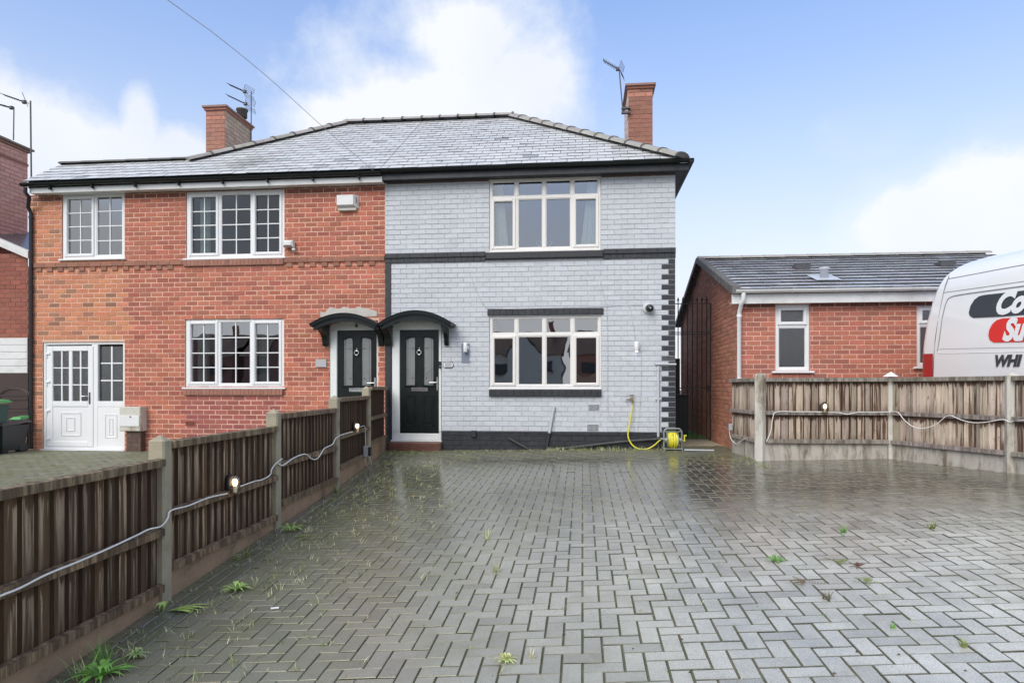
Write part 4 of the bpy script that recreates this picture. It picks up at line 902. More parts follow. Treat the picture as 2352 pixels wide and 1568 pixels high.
b = MB(); xd = XY(1703, 11.1); b.tube([(xd, YBE - .04, rel(1.50)), (xd, YBE - .04, rel(1.38)), (xd - .02, YBE + .02, rel(1.32)), (xd - .03, YB0 - .05, rel(1.2)), (xd - .03, YB0 - .05, GB + .1)], .034, 10)
for zz in (1.12, .1): b.cyl((xd - .03, YB0 - .05, rel(zz)), (xd - .03, YB0 - .05, rel(zz + .04)), .042, 12)
part('downpipe', b, M['upvc'], bg)
# roof vents
o = onY(1893, 652, 11.75); b = MB(); b.lathe([(.001, -.05), (.065, -.05), (.065, .24), (.085, .245), (.085, .27), (.001, .275)], (o.x, 11.75, o.z), n=16); bv = part('flue_pipe', b, M['fluegrey'] if 'fluegrey' in M else M['pipegrey'], bro)
b = MB(); b.add([(o.x - .2, 11.5, ZBE + (11.5 - YBE) * SB + .05), (o.x + .2, 11.5, ZBE + (11.5 - YBE) * SB + .05), (o.x + .2, 12.0, ZBE + (12.0 - YBE) * SB + .05), (o.x - .2, 12.0, ZBE + (12.0 - YBE) * SB + .05)], [(0, 1, 2, 3)]); part('flue_flashing', b, M['pipegrey'], bv)
for px in (1841, 2172):
    o = onY(px, 622, 12.9); zz = ZBE + (12.9 - YBE) * SB; b = MB(); b.box(o.x - .13, o.x + .13, 12.8, 13.05, zz + .0, zz + .10, (.05, .05, .055)); part('tile_vent', b, M['darktile'], bro)
# ================================================================== PASSAGE BETWEEN THE HOUSES
gt = thing('iron_gate', 'tall black wrought iron gate with spear tops closing the passage', 'gate', (2.1, 13.5, rel(-1.04)))
YG = 13.5; gx = [onY(1557.5 + 10.95 * i, 800, YG).x for i in range(7)]; zt_, zb_ = onY(1600, 697, YG).z, onY(1600, 1007, YG).z
q = MB()
for x in [gx[0] - .09] + gx: q.cyl((x, YG, zb_), (x, YG, zt_ + .03), .010, 6)
part('bar', q, M['iron'], gt)
q = MB()
for x in [gx[0] - .09] + gx:
    z = zt_ + .03; q.lathe([(.004, 0), (.012, .005), (.004, .02), (.022, .04), (.001, .11)], (x, YG, z), n=6); q.tube([(x - .022, YG, z + .015), (x, YG, z + .03), (x + .022, YG, z + .015)], .004, 5)
part('spear_head', q, M['iron'], gt)
q = MB(); xa, xb = gx[0] - .22, gx[6] + .07
for z in (zt_, onY(1600, 763, YG).z, onY(1600, 767.5, YG).z, onY(1600, 891, YG).z, zb_): q.box(xa, xb, YG - .008, YG + .008, z - .008, z + .008)
q.box(xb - .012, xb + .012, YG - .012, YG + .012, zb_ - .03, zt_); q.box(xa - .012, xa + .012, YG - .012, YG + .012, zb_, zt_)
part('gate_frame', q, M['iron'], gt)
q = MB(); o = onY(1627, 893, YG); q.bbox(o.x - .02, o.x + .03, YG - .04, YG + .01, o.z - .05, o.z + .07, .006); part('latch', q, M['iron'], gt)
pg = MB(); pz = rel(-1.06); pg.box(XR, XB0, 12.2, 13.9, pz - .2, pz - .0); struct('passage_path', pg, M['concrete'])
pg = MB(); pg.box(XR - .2, XB0, 13.9, 24, pz - .2, pz + .03); struct('lawn', pg, M['lawn'])
q = MB(); X0, X1, Z0, Z1 = rect(1548, 1580, 906, 995, 15.2); r_ = thing('storage_box', 'dark grey storage box standing behind the iron gate', 'storage box', (X0, 15.2, pz + .03))
q.bbox(X0, X1, 15.2, 15.9, pz + .03, Z1 - .04, .01); part('body', q, M['vandark'], r_); q = MB(); q.bbox(X0 - .02, X1 + .02, 15.17, 15.93, Z1 - .038, Z1, .01); part('lid', q, M['vandark'], r_)
q = MB(); X0, X1, Z0, Z1 = rect(1540, 1562, 823, 910, 17); q.bbox(X0, X1, 17, 17.1, pz + .03, Z1, .01)
for i in range(4): q.box(X0 + .01, X1 - .01, 16.985, 17, Z1 - .3 - i * .4, Z1 - .27 - i * .4)
single('garden_gate', q, M['browndoor'], 'dark wooden gate far down the passage', 'gate')
w = MB(); brickwork(w, 1.0, 3.0, pz, rel(1.15), lambda u, z, d: (u, 23 - d, z), [], lambda u, z, k: vary((.40, .2, .14), .15), (.4, .3, .25)); w.box(1.0, 3.0, 23.001, 23.6, pz, rel(1.15), (.4, .2, .14)); w.box(.9, 3.1, 22.9, 23.7, rel(1.151), rel(1.5), (.75, .75, .75))
single('outbuilding', w, M['brick'], 'small brick outbuilding with white top seen beyond the gate', 'outbuilding')
# ================================================================== FENCES
def fpanel(par, P, Q, ztop, side, tm, rm, h=.90, zb=None, pitch=.105, ztop2=None):
    """side = +1: rails on the left-hand side of P->Q"""
    d = Vector((Q[0] - P[0], Q[1] - P[1])); L = d.length; d.normalize(); n = Vector((-d.y, d.x)) * side
    pl = MB(); k = max(2, int(L / pitch)); st = L / k
    for i in range(k):
        a = i * st; wv = .019 + .004 * R(); zt2 = ztop - .012 * R(); kk = .62 + .62 * R(); c = (kk, kk * (1 - .04 * R()), kk * (1 - .08 * R())); j = (R() - .5) * .006
        def pt(s, o, z): return (P[0] + d.x * s + n.x * o, P[1] + d.y * s + n.y * o, z)
        s0, s1 = a + .003, a + st + .010
        o0, o1 = .006 + wv + j, .006 + j * .3
        gz = .009
        for (q0, q1) in ((ztop - .505, zt2), (ztop - h, ztop - .505)):
            v = [pt(s0, 0, q0), pt(s1, -.002, q0), pt(s1, o1, q0), pt(s0 + gz, o0, q0), pt(s0, o1 * .5, q0), pt(s0, 0, q1), pt(s1, -.002, q1), pt(s1, o1, q1), pt(s0 + gz, o0, q1), pt(s0, o1 * .5, q1)]
            pl.add(v, [(0, 1, 2, 3, 4), (9, 8, 7, 6, 5), (0, 5, 6, 1), (1, 6, 7, 2)], c)
            pl.bay[len(pl.f)] = [1.0, 0.0, 0.0, 1.0]; pl.add(v, [(2, 7, 8, 3)], c)
            pl.add(v, [(3, 8, 9, 4), (4, 9, 5, 0)], (c[0] * .5, c[1] * .46, c[2] * .42))  # bevel and edge faces coloured darker: painted shadow line between boards
    po = part('fence_panel', pl, M[tm], par)
    for (z0, z1, t) in ((ztop - .055, ztop + .0, .045), (ztop - .53, ztop - .475, .04), (ztop - h - .01, ztop - h + .045, .04)):
        r = MB(); a, b_ = .0, L
        v = []
        for s in (a, b_):
            for (o, z) in ((.028, z0), (.028 + t, z0), (.028 + t, z1 - .006), (.028, z1)): v.append((P[0] + d.x * s + n.x * o, P[1] + d.y * s + n.y * o, z))
        r.add(v, [(0, 1, 2, 3), (7, 6, 5, 4), (0, 4, 5, 1), (1, 5, 6, 2), (2, 6, 7, 3), (3, 7, 4, 0)], vary((1, 1, 1), .1)); part('rail', r, M[rm], po)
    return d, n
def post(par, x, y, ztop, zbot, m, w=.10, d=.12, rot=0, cap=.0, name='post'):
    b = MB(); c, s = cos(rot), sin(rot)
    def T(u, v, z): return (x + u * c - v * s, y + u * s + v * c, z)
    hw, hd = w / 2, d / 2; ch_ = .012
    oct_ = [(-hw + ch_, -hd), (hw - ch_, -hd), (hw, -hd + ch_), (hw, hd - ch_), (hw - ch_, hd), (-hw + ch_, hd), (-hw, hd - ch_), (-hw, -hd + ch_)]
    b.add([T(u, v, zbot) for u, v in oct_] + [T(u, v, ztop - .03) for u, v in oct_] + [T(0, 0, ztop + .012)], [(i, (i + 1) % 8, (i + 1) % 8 + 8, i + 8) for i in range(8)] + [(i + 8, (i + 1) % 8 + 8, 16) for i in range(8)])
    o = part(name, b, M[m], par)
    if cap:
        b = MB(); hc = cap / 2; b.add([T(-hc, -hc, ztop - .02), T(hc, -hc, ztop - .02), T(hc, hc, ztop - .02), T(-hc, hc, ztop - .02), T(0, 0, ztop + .05)], [(0, 3, 2, 1), (0, 1, 4), (1, 2, 4), (2, 3, 4), (3, 0, 4)]); part('post_cap', b, M['whitedirty'], o)
    return o
lfn = thing('fence', 'long dark wet timber fence with concrete posts stepping up towards the two front doors', 'fence', (-3, 6, gh(-3, 6)))
LP = [(-2.82, 2.50), (-2.92, 4.38), (-3.0, 6.27), (-3.10, 8.14), (-3.33, 10.1), (-3.545, 11.72)]
ltop = [-.49, -.375, -.26, -.135, .005]
for i in range(5):
    P, Q = Vector(LP[i]), Vector(LP[i + 1]); d = (Q - P).normalized(); P2, Q2 = P + d * .055, Q - d * (.055 if i < 4 else .01)
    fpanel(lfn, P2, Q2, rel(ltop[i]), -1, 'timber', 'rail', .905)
    b = MB(); g0, g1 = gh(P.x, P.y), gh(Q.x, Q.y); b.obox(P2, Q2, .05, g0 - .1, rel(ltop[i]) - .92, g1 - .1, rel(ltop[i]) - .92); part('gravel_board', b, M['gravelboard'], lfn)
ptop = [-.46, -.345, -.225, -.12, .0]
for i, (x, y) in enumerate(LP[:5]): post(lfn, x, y, rel(ptop[i]), gh(x, y) - .1, 'concrete', .12, .10)
post(lfn, -2.74, 1.0, rel(-.5), gh(-2.8, 1.0) - .1, 'concrete', .12, .10)
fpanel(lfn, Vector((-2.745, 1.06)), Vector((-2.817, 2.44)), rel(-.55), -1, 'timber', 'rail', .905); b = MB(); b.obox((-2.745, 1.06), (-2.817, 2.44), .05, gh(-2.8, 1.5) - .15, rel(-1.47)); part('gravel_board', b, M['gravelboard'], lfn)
rfn = thing('fence', 'lighter weathered timber fence with pale concrete posts and gravel boards below the bungalow and van', 'fence', (4.3, 10, gh(4.3, 10)))
RP = [(2.42, 11.12), (2.555, 10.0), (4.37, 10.06), (5.015, 8.44), (5.42, 6.65)]
for i in range(4):
    P, Q = Vector(RP[i]), Vector(RP[i + 1]); d = (Q - P).normalized(); P2, Q2 = P + d * (.06 if i else 0), Q - d * .06
    zt_ = rel(.13)
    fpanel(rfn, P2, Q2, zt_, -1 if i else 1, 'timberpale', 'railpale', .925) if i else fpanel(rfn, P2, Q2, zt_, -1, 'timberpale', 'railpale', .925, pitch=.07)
    b = MB(); g0, g1 = gh(P.x, P.y), gh(Q.x, Q.y); b.obox(P2, Q2, .05, g0 - .1, zt_ - .945, g1 - .1, zt_ - .945); part('gravel_board', b, M['gravelpale'], rfn)
post(rfn, *RP[1], rel(.20), gh(*RP[1]) - .1, 'concretelight', .125, .125, radians(45))
post(rfn, *RP[2], rel(.165), gh(*RP[2]) - .1, 'concretelight', .07, .09, radians(-30), cap=.19)
post(rfn, *RP[3], rel(.16), gh(*RP[3]) - .1, 'concretelight', .125, .11, radians(-15)); post(rfn, *RP[4], rel(.16), gh(*RP[4]) - .1, 'concretelight', .11, .11)
# ---------------- bulkhead lamps on the fences
def bulkhead(px, py, A, B, sgn, lab, h=.145, w=.075, off=.07):
    A, B = Vector(A), Vector(B); d = (B - A).normalized(); n = Vector((-d.y, d.x)) * sgn
    A2, B2 = A + n * off, B + n * off; o = onP(px, py, A2, B2)
    r_ = thing('bulkhead_lamp', lab, 'lamp', tuple(o), 'oval bulkhead lamps fixed to the fences')
    n3 = Vector((n.x, n.y, 0)); d3 = Vector((d.x, d.y, 0)); up = Vector((0, 0, 1))
    def oval(a, b_, k): return [o + d3 * a * (cos(t) if abs(cos(t)) < .8 else .8 * (1 if cos(t) > 0 else -1) + (cos(t) - .8 * (1 if cos(t) > 0 else -1)) * .8) + up * b_ * sin(t) + n3 * k for t in [i * 2 * pi / 20 for i in range(20)]]
    def shell(sec):
        m = MB(); m.smooth = True; vs = []
        for a, b_, k in sec: vs += oval(a, b_, k)
        m.add(vs, [(i * 20 + k, i * 20 + (k + 1) % 20, (i + 1) * 20 + (k + 1) % 20, (i + 1) * 20 + k) for i in range(len(sec) - 1) for k in range(20)]); return m
    q = shell([(.001, .001, -.035), (w * .62, h * .52, -.035), (w * .66, h * .56, -.005), (w * .55, h * .45, .0), (.001, .001, .0)]); part('base', q, M['black'], r_)
    q = shell([(w * .58, h * .5, -.002), (w * .56, h * .48, .03), (w * .42, h * .38, .055), (.001, .001, .06)]); part('lens', q, M['lens'], r_)
    q = MB(); q.lathe([(.001, .045), (.015, .04), (.023, .02), (.02, -.002), (.012, -.012), (.001, -.012)], o + n3 * .025 + up * .01, up, 12); part('bulb', q, M['bulb'], r_)
    q = MB(); q.cyl(o + n3 * .025 - up * .06, o + n3 * .025 - up * .005, .017, 10); part('lamp_holder', q, M['upvc'], r_)
bulkhead(533, 1114, LP[1], LP[2], -1, 'lit oval bulkhead lamp on the second fence panel from the left, largest of the lamps', .17, .085)
bulkhead(816.5, 982, LP[3], LP[4], -1, 'glowing bulkhead lamp on the dark fence nearest the front doors')
bulkhead(1893.5, 937, RP[1], RP[2], -1, 'glowing bulkhead lamp on the middle rail of the pale right fence', .16, .095)
def fcable(pts, segs, lab, sgn=-1, off=.075, r=.006, name='fence_cable'):
    P = []
    for x, y in pts:
        A, B = [s for s in segs if s[0] <= x][-1][1:]
        A, B = Vector(A), Vector(B); d = (B - A).normalized(); n = Vector((-d.y, d.x)) * sgn; P.append(onP(x, y, A + n * off, B + n * off))
    q = MB(); q.tube(spline(P, 4), r, 7); single(name, q, M['cable'], lab, 'cable')
LS = [(-999, LP[0], LP[1]), (352, LP[1], LP[2]), (625, LP[2], LP[3]), (760, LP[3], LP[4])]
fcable([(-60, 1398), (0, 1368), (45, 1350), (108, 1318), (180, 1289), (252, 1257.6), (315, 1228), (342, 1215), (369.5, 1208), (385, 1190), (392, 1172), (433, 1160.7), (478, 1142.7), (522, 1133)], LS, 'white cable strung along the near dark fence up to the first lamp')
fcable([(545, 1119), (584, 1105), (602, 1101), (620.5, 1090), (624, 1077), (635, 1062.7), (648, 1053)], LS, 'white cable leaving the first fence lamp')
fcable([(639, 1064.5), (650, 1068), (675, 1051), (701, 1042.5), (715.7, 1053.5), (730, 1051.7), (745, 1029.7), (763, 1020.5), (770.6, 1007), (783.5, 998.6), (810, 991)], LS, 'white cable sagging on the third dark fence panel towards the far lamp', r=.007)
fcable([(828, 980), (837, 978), (839, 990), (840, 1028)], LS, 'white cable dropping to the grey junction box', r=.005)
fcable([(838, 1048), (841, 1064), (847.6, 1073.6), (853, 1066), (848, 1048)], LS, 'white cable loop hanging under the junction box', r=.006)
A, B = Vector(LP[3]), Vector(LP[4]); d = (B - A).normalized(); n_ = Vector((d.y, -d.x)); o = onP(842, 1037, A + n_ * .1, B + n_ * .1)
r_ = thing('junction_box', 'grey and black outdoor socket box at the end of the dark fence', 'junction box', tuple(o)); q = MB(); q.bbox(o.x - .045, o.x + .03, o.y - .03, o.y + .04, o.z - .08, o.z + .08, .01); part('body', q, M['bluegrey'], r_); q = MB(); q.bbox(o.x + .031, o.x + .07, o.y - .035, o.y + .03, o.z - .06, o.z + .07, .01); part('cover', q, M['black'], r_)
RS = [(-999, RP[0], RP[1]), (1752, RP[1], RP[2]), (2050, RP[2], RP[3]), (2336, RP[3], RP[4])]
fcable([(1760.6, 1013.5), (1770, 990.7), (1775, 960), (1784, 945.7), (1830, 945.5), (1877, 945.7), (1904, 946.6), (1925.5, 947.5), (1946.7, 951), (1971, 946.6), (2001.5, 947), (2041, 945.7), (2062, 946.5), (2077.5, 964.9), (2098.8, 980), (2123, 983), (2150.5, 974), (2177.8, 954), (2205, 963), (2232.5, 970), (2263, 969.4), (2302.5, 963), (2317.7, 968.5), (2334, 966), (2380, 963)], RS, 'long white cable looping along the pale right fence', off=.08, r=.0055)
fcable([(1675, 988), (1679, 1007), (1691, 1018.7), (1702, 1012), (1712.6, 1006)], RS, 'short white cable curling below the socket by the bungalow corner', off=.07, r=.006)
o = onY(1678, 980, 11.0); q = MB(); q.bbox(o.x - .03, o.x + .025, 10.96, 11.02, o.z - .055, o.z + .05, .008); single('outdoor_socket', q, M['bluegrey'], 'small grey outdoor socket at the end of the pale fence by the bungalow', 'socket')
# ================================================================== VAN
vP = Vector((4.93, 10.30)); vD = Vector((.141, -.99)).normalized(); vN = Vector((-vD.y, vD.x)); TL = -.032; VG = rel(-.94)
def VT(u, v, z): return (vP.x + vD.x * u + vN.x * v, vP.y + vD.y * u + vN.y * v, VG + z + TL * u)
def vinset(z): 
    T = [(0, .05), (.3, .0), (1.5, .0), (1.9, .035), (2.15, .075), (2.35, .11), (2.5, .16), (2.60, .23), (2.68, .34), (2.74, .52), (2.77, .80)]
    for (a, b), (c, d) in zip(T, T[1:]):
        if z <= c: return b + (d - b) * (z - a) / (c - a)
    return T[-1][1]
def vrear(z):
    T = [(0, .0), (1.6, .0), (1.95, .05), (2.2, .10), (2.4, .17), (2.55, .26), (2.65, .38), (2.72, .55), (2.77, .9)]
    for (a, b), (c, d) in zip(T, T[1:]):
        if z <= c: return b + (d - b) * (z - a) / (c - a) - .13
    return T[-1][1] - .13
def vfront(z):
    T = [(0, 5.6), (.7, 5.6), (1.0, 5.4), (1.25, 4.9), (1.9, 4.2), (2.3, 3.85), (2.5, 3.6), (2.65, 3.2), (2.77, 2.4)]
    for (a, b), (c, d) in zip(T, T[1:]):
        if z <= c: return b + (d - b) * (z - a) / (c - a)
    return T[-1][1]
van = thing('panel_van', 'white high-roof panel van with red and dark grey lettering parked behind the right fence', 'van', VT(2.5, 1, 0))
zs = [.35, .6, .9, 1.2, 1.5, 1.7, 1.9, 2.0, 2.1, 2.2, 2.3, 2.4, 2.5, 2.56, 2.62, 2.67, 2.71, 2.74, 2.76, 2.77]
bd = MB(); bd.smooth = True; vs = []; W_ = 2.0
for z in zs:
    i_, r0, f0 = vinset(z), vrear(z), vfront(z); cr = .16; ring_ = []
    for (cu, cv, a0) in ((r0 + cr, i_ + cr, pi), (f0 - cr, i_ + cr, 1.5 * pi), (f0 - cr, W_ - i_ - cr, 0), (r0 + cr, W_ - i_ - cr, .5 * pi)):
        for k in range(7): a = a0 + k * pi / 12; ring_.append((cu + cr * cos(a), cv + cr * sin(a)))
    vs += [VT(u, v, z) for u, v in ring_]
nn = 28; bd.add(vs, [(i * nn + k, i * nn + (k + 1) % nn, (i + 1) * nn + (k + 1) % nn, (i + 1) * nn + k) for i in range(len(zs) - 1) for k in range(nn)] + [tuple(range((len(zs) - 1) * nn, len(zs) * nn))])
body = part('body', bd, M['van'], van)
def vline(pts, r, m='van', name='body_seam', out=.0, n=6, par=None):
    q = MB(); q.tube(spline([VT(u, vinset(z) - out, z) for u, z in pts], 4), r, n); return part(name, q, M[m], par or body)
def vpt(px, py, inset=0):
    A = vP + vN * inset; p = onP(px, py, A, A + vD); u = (Vector((p.x, p.y)) - vP).dot(vD); return u, p.z - VG - TL * u
def vpl(pts, **k):
    out = []
    for x, y in pts:
        i_ = 0
        for _ in range(6): u, z = vpt(x, y, i_); i_ = vinset(z)
        out.append((u, z))
    return out
M['seam'] = surf('van_seam', (.30, .31, .32), .4, .05, 5)
M['seamdark'] = surf('van_seam_dark', (.12, .125, .13), .5, .05, 5)
vline(vpl([(2143.5, 866), (2145.5, 811.7), (2151.6, 755), (2167.7, 671), (2180, 634), (2193, 607)]), .005, 'seamdark')
vline(vpl([(2180, 640), (2230, 631), (2300, 617.5), (2380, 603)]), .006, 'seam'); vline(vpl([(2168, 672), (2240, 662), (2300, 653.5), (2380, 642)]), .005, 'seam')
vline(vpl([(2154, 806), (2158, 780), (2166, 725), (2174, 695), (2183, 683), (2208, 676.7), (2280, 666.5), (2380, 653)]), .009, 'seam'); vline(vpl([(2154, 807), (2165, 811), (2250, 809.5), (2380, 807)]), .005, 'van'); vline(vpl([(2158, 801.6), (2250, 799.5), (2380, 797)]), .003, 'seam')
# tail lamp wrapping the rear corner
us_ = vpl([(2143.5, 840)])[0][0]; q = MB(); q.smooth = True; vs = []; zl0, zl1 = vpt(2140, 890)[1] - .25, vpt(2140, 812)[1]
for z in [zl0 + (zl1 - zl0) * i / 8 for i in range(9)]:
    i_, r0 = vinset(z) - .006, vrear(z) - .006; cr = .16
    vs += [VT(r0 + cr + cr * cos(a), i_ + cr + cr * sin(a), z) for a in [pi + k * pi / 16 for k in range(1, 9)]] + [VT(us_, i_, z)]
    # ends just past the side corner
q.add(vs, [(i * 9 + k, i * 9 + k + 1, (i + 1) * 9 + k + 1, (i + 1) * 9 + k) for i in range(8) for k in range(8)]); part('tail_light', q, M['lampred'], van)
q = MB(); q.smooth = True; q.add([(2 * VT(0, 1, 0)[0] - p[0] if False else p[0] + vN.x * 0, p[1], p[2]) for p in vs], []) 
for u in (.95, 4.5):
    for v in (.12, 1.88):
        q = MB(); ax = Vector((vN.x, vN.y, 0)); q.lathe([(.12, -.1), (.33, -.1), (.345, -.07), (.345, .07), (.33, .1), (.12, .1)], VT(u, v, .345), ax, 24); wh = part('wheel', q, M['black'], van)
        q = MB(); q.lathe([(.001, -.08), (.2, -.08), (.21, -.1), (.21, .1), (.2, .08), (.001, .08)], VT(u, v, .345), ax, 20); part('rim', q, M['greymetal'], wh)
q = MB(); q.add([VT(vfront(z) + .01, v, z) for z, v in ((1.3, .2), (1.3, 1.8), (2.2, 1.7), (2.2, .3))], [(0, 1, 2, 3)]); part('windscreen', q, M['black'], van)
q = MB(); q.box(-1, -1.001, -1, -1.001, -1, -1.001) if False else None
q.add([VT(5.6 + .06, v, z) for z, v in ((.3, .1), (.3, 1.9), (.65, 1.9), (.65, .1))] + [VT(5.4, v, z) for z, v in ((.3, .02), (.3, 1.98), (.65, 1.98), (.65, .02))], [(0, 1, 2, 3), (0, 4, 5, 1), (2, 6, 7, 3), (3, 7, 4, 0), (1, 5, 6, 2)]); part('bumper', q, M['black'], van)
# decals on the side
def decal(pts, m, lift, name, par=body):
    q = MB(); P = vpl(pts); n = len(P); q.add([VT(u, vinset(z) - lift, z) for u, z in P], [tuple(range(n))]); return part(name, q, M[m], par)
def capsule(x0, yt0, yb0, x1, yt1, yb1, lean):
    pts = []
    for i in range(13):
        t = i / 12; a = pi / 2 + pi * t; y = (yt0 + yb0) / 2 - (yb0 - yt0) / 2 * sin(a); xx = x0 + (1 + cos(a)) * (yb0 - yt0) * .42 + lean * (1 - t) ; pts.append((xx, y))
    return pts + [(x1, yb1), (x1, yt1)]
d1 = decal([(2263, 677), (2250, 680), (2239, 688), (2230, 702), (2226, 717), (2228, 725), (2236, 730), (2300, 727), (2352, 723), (2400, 720), (2400, 660), (2352, 667), (2300, 673)], 'vandark', .006, 'dark_logo_panel')
d2 = decal([(2303, 731), (2290, 735), (2280, 744), (2273, 757), (2271, 770), (2274, 781), (2283, 786.5), (2352, 785), (2400, 784), (2400, 724), (2352, 728)], 'vanred', .006, 'red_logo_panel')
def vtext(txt, px, pyb, hpx, par, m, shear, lift, name, offset=.02, sx=1.0):
    u0, z0 = vpl([(px, pyb)])[0]; u1, z1 = vpl([(px, pyb - hpx)])[0]; H = z1 - z0
    vs, fs = textmesh(txt, 1.0, 0, shear, offset); hcap = .70
    k = H / hcap; q = MB(); mnx = min(v.x for v in vs)
    q.add([VT(u0 + (v.x - mnx) * k * sx, vinset(z0 + v.y * k) - lift, z0 + v.y * k) for v in vs], fs); part(name, q, M[m], par)
vtext('Co', 2288, 720.5, 46, d1, 'van', .3, .012, 'lettering', .055, 1.0)
vtext('Su', 2304, 780.5, 47, d2, 'van', .3, .012, 'lettering', .055, .92)
vtext('WHI', 2287, 840, 24, body, 'vandark', .3, .008, 'lettering', .055, 1.1)
# ================================================================== FAR-LEFT NEIGHBOUR
nb = thing('brick_house', 'pinkish brick house with a big gable stack at the far left edge', 'house', (-12.5, 13, GB))
w = MB(); pink = (.66, .38, .31); zc1 = onX(66, 349, -12).z + .0
brickwork(w, 11.9, 13.4, rel(2.2), rel(5.08), lambda u, z, d: (-12 + d, u, z), [], lambda u, z, k: vary(pink, .1, .04), (.42, .25, .20))
w.box(-14.5, -12.001, 11.91, 13.4, rel(2.2), rel(5.07), pink)
part('gable_stack', w, M['brick'], nb)
c = MB(); c.box(-14.55, -11.96, 11.8, 13.45, rel(5.081), rel(5.13), (.3, .2, .16)); c.box(-14.6, -11.92, 11.76, 13.50, rel(5.131), rel(5.17), (.25, .2, .16)); c.box(-11.999, -11.985, 11.9, 13.41, rel(4.78), rel(4.83), (.3, .14, .1))
c.box(-12.6, -12.3, 13.0, 13.3, rel(5.17), rel(5.34), (.08, .08, .07)); part('coping', c, M['brick'], nb)
w = MB(); YN = 12.3; xn0, xn1 = -14.5, XY(64.5, YN)
brickwork(w, xn0, xn1, GB, onY(60, 582, YN).z, lambda u, z, d: (u, YN - d, z), [(xn0 - .1, xn1 + .1, GB - .1, onY(30, 776, YN).z, (.2, .1, .08))], lambda u, z, k: vary((.30, .10, .07), .14, .05), (.27, .13, .10))
w.quad((xn1, YN, GB), (xn1, 17, GB), (xn1, 17, rel(2.4)), (xn1, YN, rel(2.4)), pink); part('wall', w, M['brick'], nb)
b = MB(); a0, a1 = onY(-60, 530, 12.2), onY(64, 583, 12.2); b.add([(a0.x, 12.2, a0.z - .09), (a1.x, 12.2, a1.z - .09), (a1.x, 12.2, a1.z + .06), (a0.x, 12.2, a0.z + .06), (a0.x, 12.35, a0.z - .09), (a1.x, 12.35, a1.z - .09), (a1.x, 12.35, a1.z + .06), (a0.x, 12.35, a0.z + .06)], [(0, 1, 2, 3), (3, 2, 6, 7), (0, 4, 5, 1), (1, 5, 6, 2)])
part('gutter', b, M['whitedirty'], nb)
w = MB(); w.add([(a0.x, 12.32, a0.z), (a1.x, 12.32, a1.z), (a1.x, 13.6, a1.z + .3), (a0.x, 13.6, a0.z + .3)], [(0, 1, 2, 3)], (.1, .1, .1)); part('lower_roof', w, M['darktile'], nb)
b = MB(); z1, z0 = onY(30, 776, YN).z, onY(30, 857, YN).z; k = 5
for i in range(k): b.bbox(xn0, xn1, YN - .02, YN + .02, z0 + (z1 - z0) * i / k + .004, z0 + (z1 - z0) * (i + 1) / k - .002, .006)
b.box(xn0, xn1, YN + .0, YN + .05, z0, z1); part('cladding', b, M['whitedirty'], nb)
b = MB(); b.box(xn0, xn1, YN, YN + .05, GB, z0 - .002)
o = onY(45, 900, YN)
for rr4 in (.32, .36): b.tube([(o.x - .1 + rr4 * cos(t), YN - .0, o.z - .12 + rr4 * .55 * sin(t)) for t in [pi * i / 14 for i in range(15)]], .012, 6)
for yy in (908, 917, 937, 945): z = onY(30, yy, YN).z; b.box(xn0, xn1, YN - .012, YN, z - .012, z + .012)
part('garage_door', b, M['browndoor'], nb)
# low wall pieces + bins
w = MB(); X0, X1, Z0, Z1 = rect(34, 63, 975, 1045, 12.0); brickwork(w, X0, X1, GB, Z1, lambda u, z, d: (u, 12.0 - d, z), [], lambda u, z, k: vary((.14, .11, .07), .25), (.12, .11, .08)); w.box(X0, X1, 12.0, 12.2, GB, Z1, (.12, .1, .07)); single('low_wall', w, M['brick'], 'low mossy brick wall behind the bins at far left', 'wall')
def bin_(px0, px1, py0, py1, Y, bodyc, lidc, lab):
    X0, X1, Z0, Z1 = rect(px0, px1, py0, py1, Y); r_ = thing('wheelie_bin', lab, 'wheelie bin', ((X0 + X1) / 2, Y + .25, Z0), 'wheelie bins at the far left'); q = MB(); i_ = .04; zz = Z0 + .07
    q.add([(X0 + i_, Y + i_, zz), (X1 - i_, Y + i_, zz), (X1 - i_, Y + .5, zz), (X0 + i_, Y + .5, zz), (X0, Y, Z1 - .08), (X1, Y, Z1 - .08), (X1, Y + .58, Z1 - .08), (X0, Y + .58, Z1 - .08)], [(0, 3, 2, 1), (4, 5, 6, 7), (0, 1, 5, 4), (1, 2, 6, 5), (2, 3, 7, 6), (3, 0, 4, 7)], bodyc)
    q.box(X0 + .03, X1 - .03, Y + .03, Y + .06, Z0, zz - .002, bodyc); part('body', q, M['binplastic'], r_)
    q = MB(); q.add([(X0 - .03, Y - .03, Z1 - .078), (X1 + .03, Y - .03, Z1 - .078), (X1 + .03, Y + .62, Z1 - .03), (X0 - .03, Y + .62, Z1 - .03), (X0 + .02, Y + .02, Z1 - .03), (X1 - .02, Y + .02, Z1 - .03), (X1 - .02, Y + .58, Z1 + .02), (X0 + .02, Y + .58, Z1 + .02)], [(0, 3, 2, 1), (4, 5, 6, 7), (0, 1, 5, 4), (1, 2, 6, 5), (2, 3, 7, 6), (3, 0, 4, 7)], lidc); part('lid', q, M['binplastic'], r_)
    for x in (X0 + .06, X1 - .06): q = MB(); q.cyl((x - .03, Y + .5, Z0 + .1), (x + .03, Y + .5, Z0 + .1), .1, 14); part('wheel', q, M['black'], r_)
bin_(-108, -44, 921, 1052, 10.6, (.010, .065, .05), (.08, .30, .10), 'green wheelie bin with a bright green lid cut by the left picture edge')
bin_(-14, 33, 966, 1044, 11.0, (.02, .021, .024), (.07, .07, .075), 'low black wheelie bin beside the green bin at far left') if False else bin_(-14, 6, 968, 1046, 11.0, (.02, .021, .024), (.07, .07, .075), 'low black wheelie bin beside the green bin at far left')
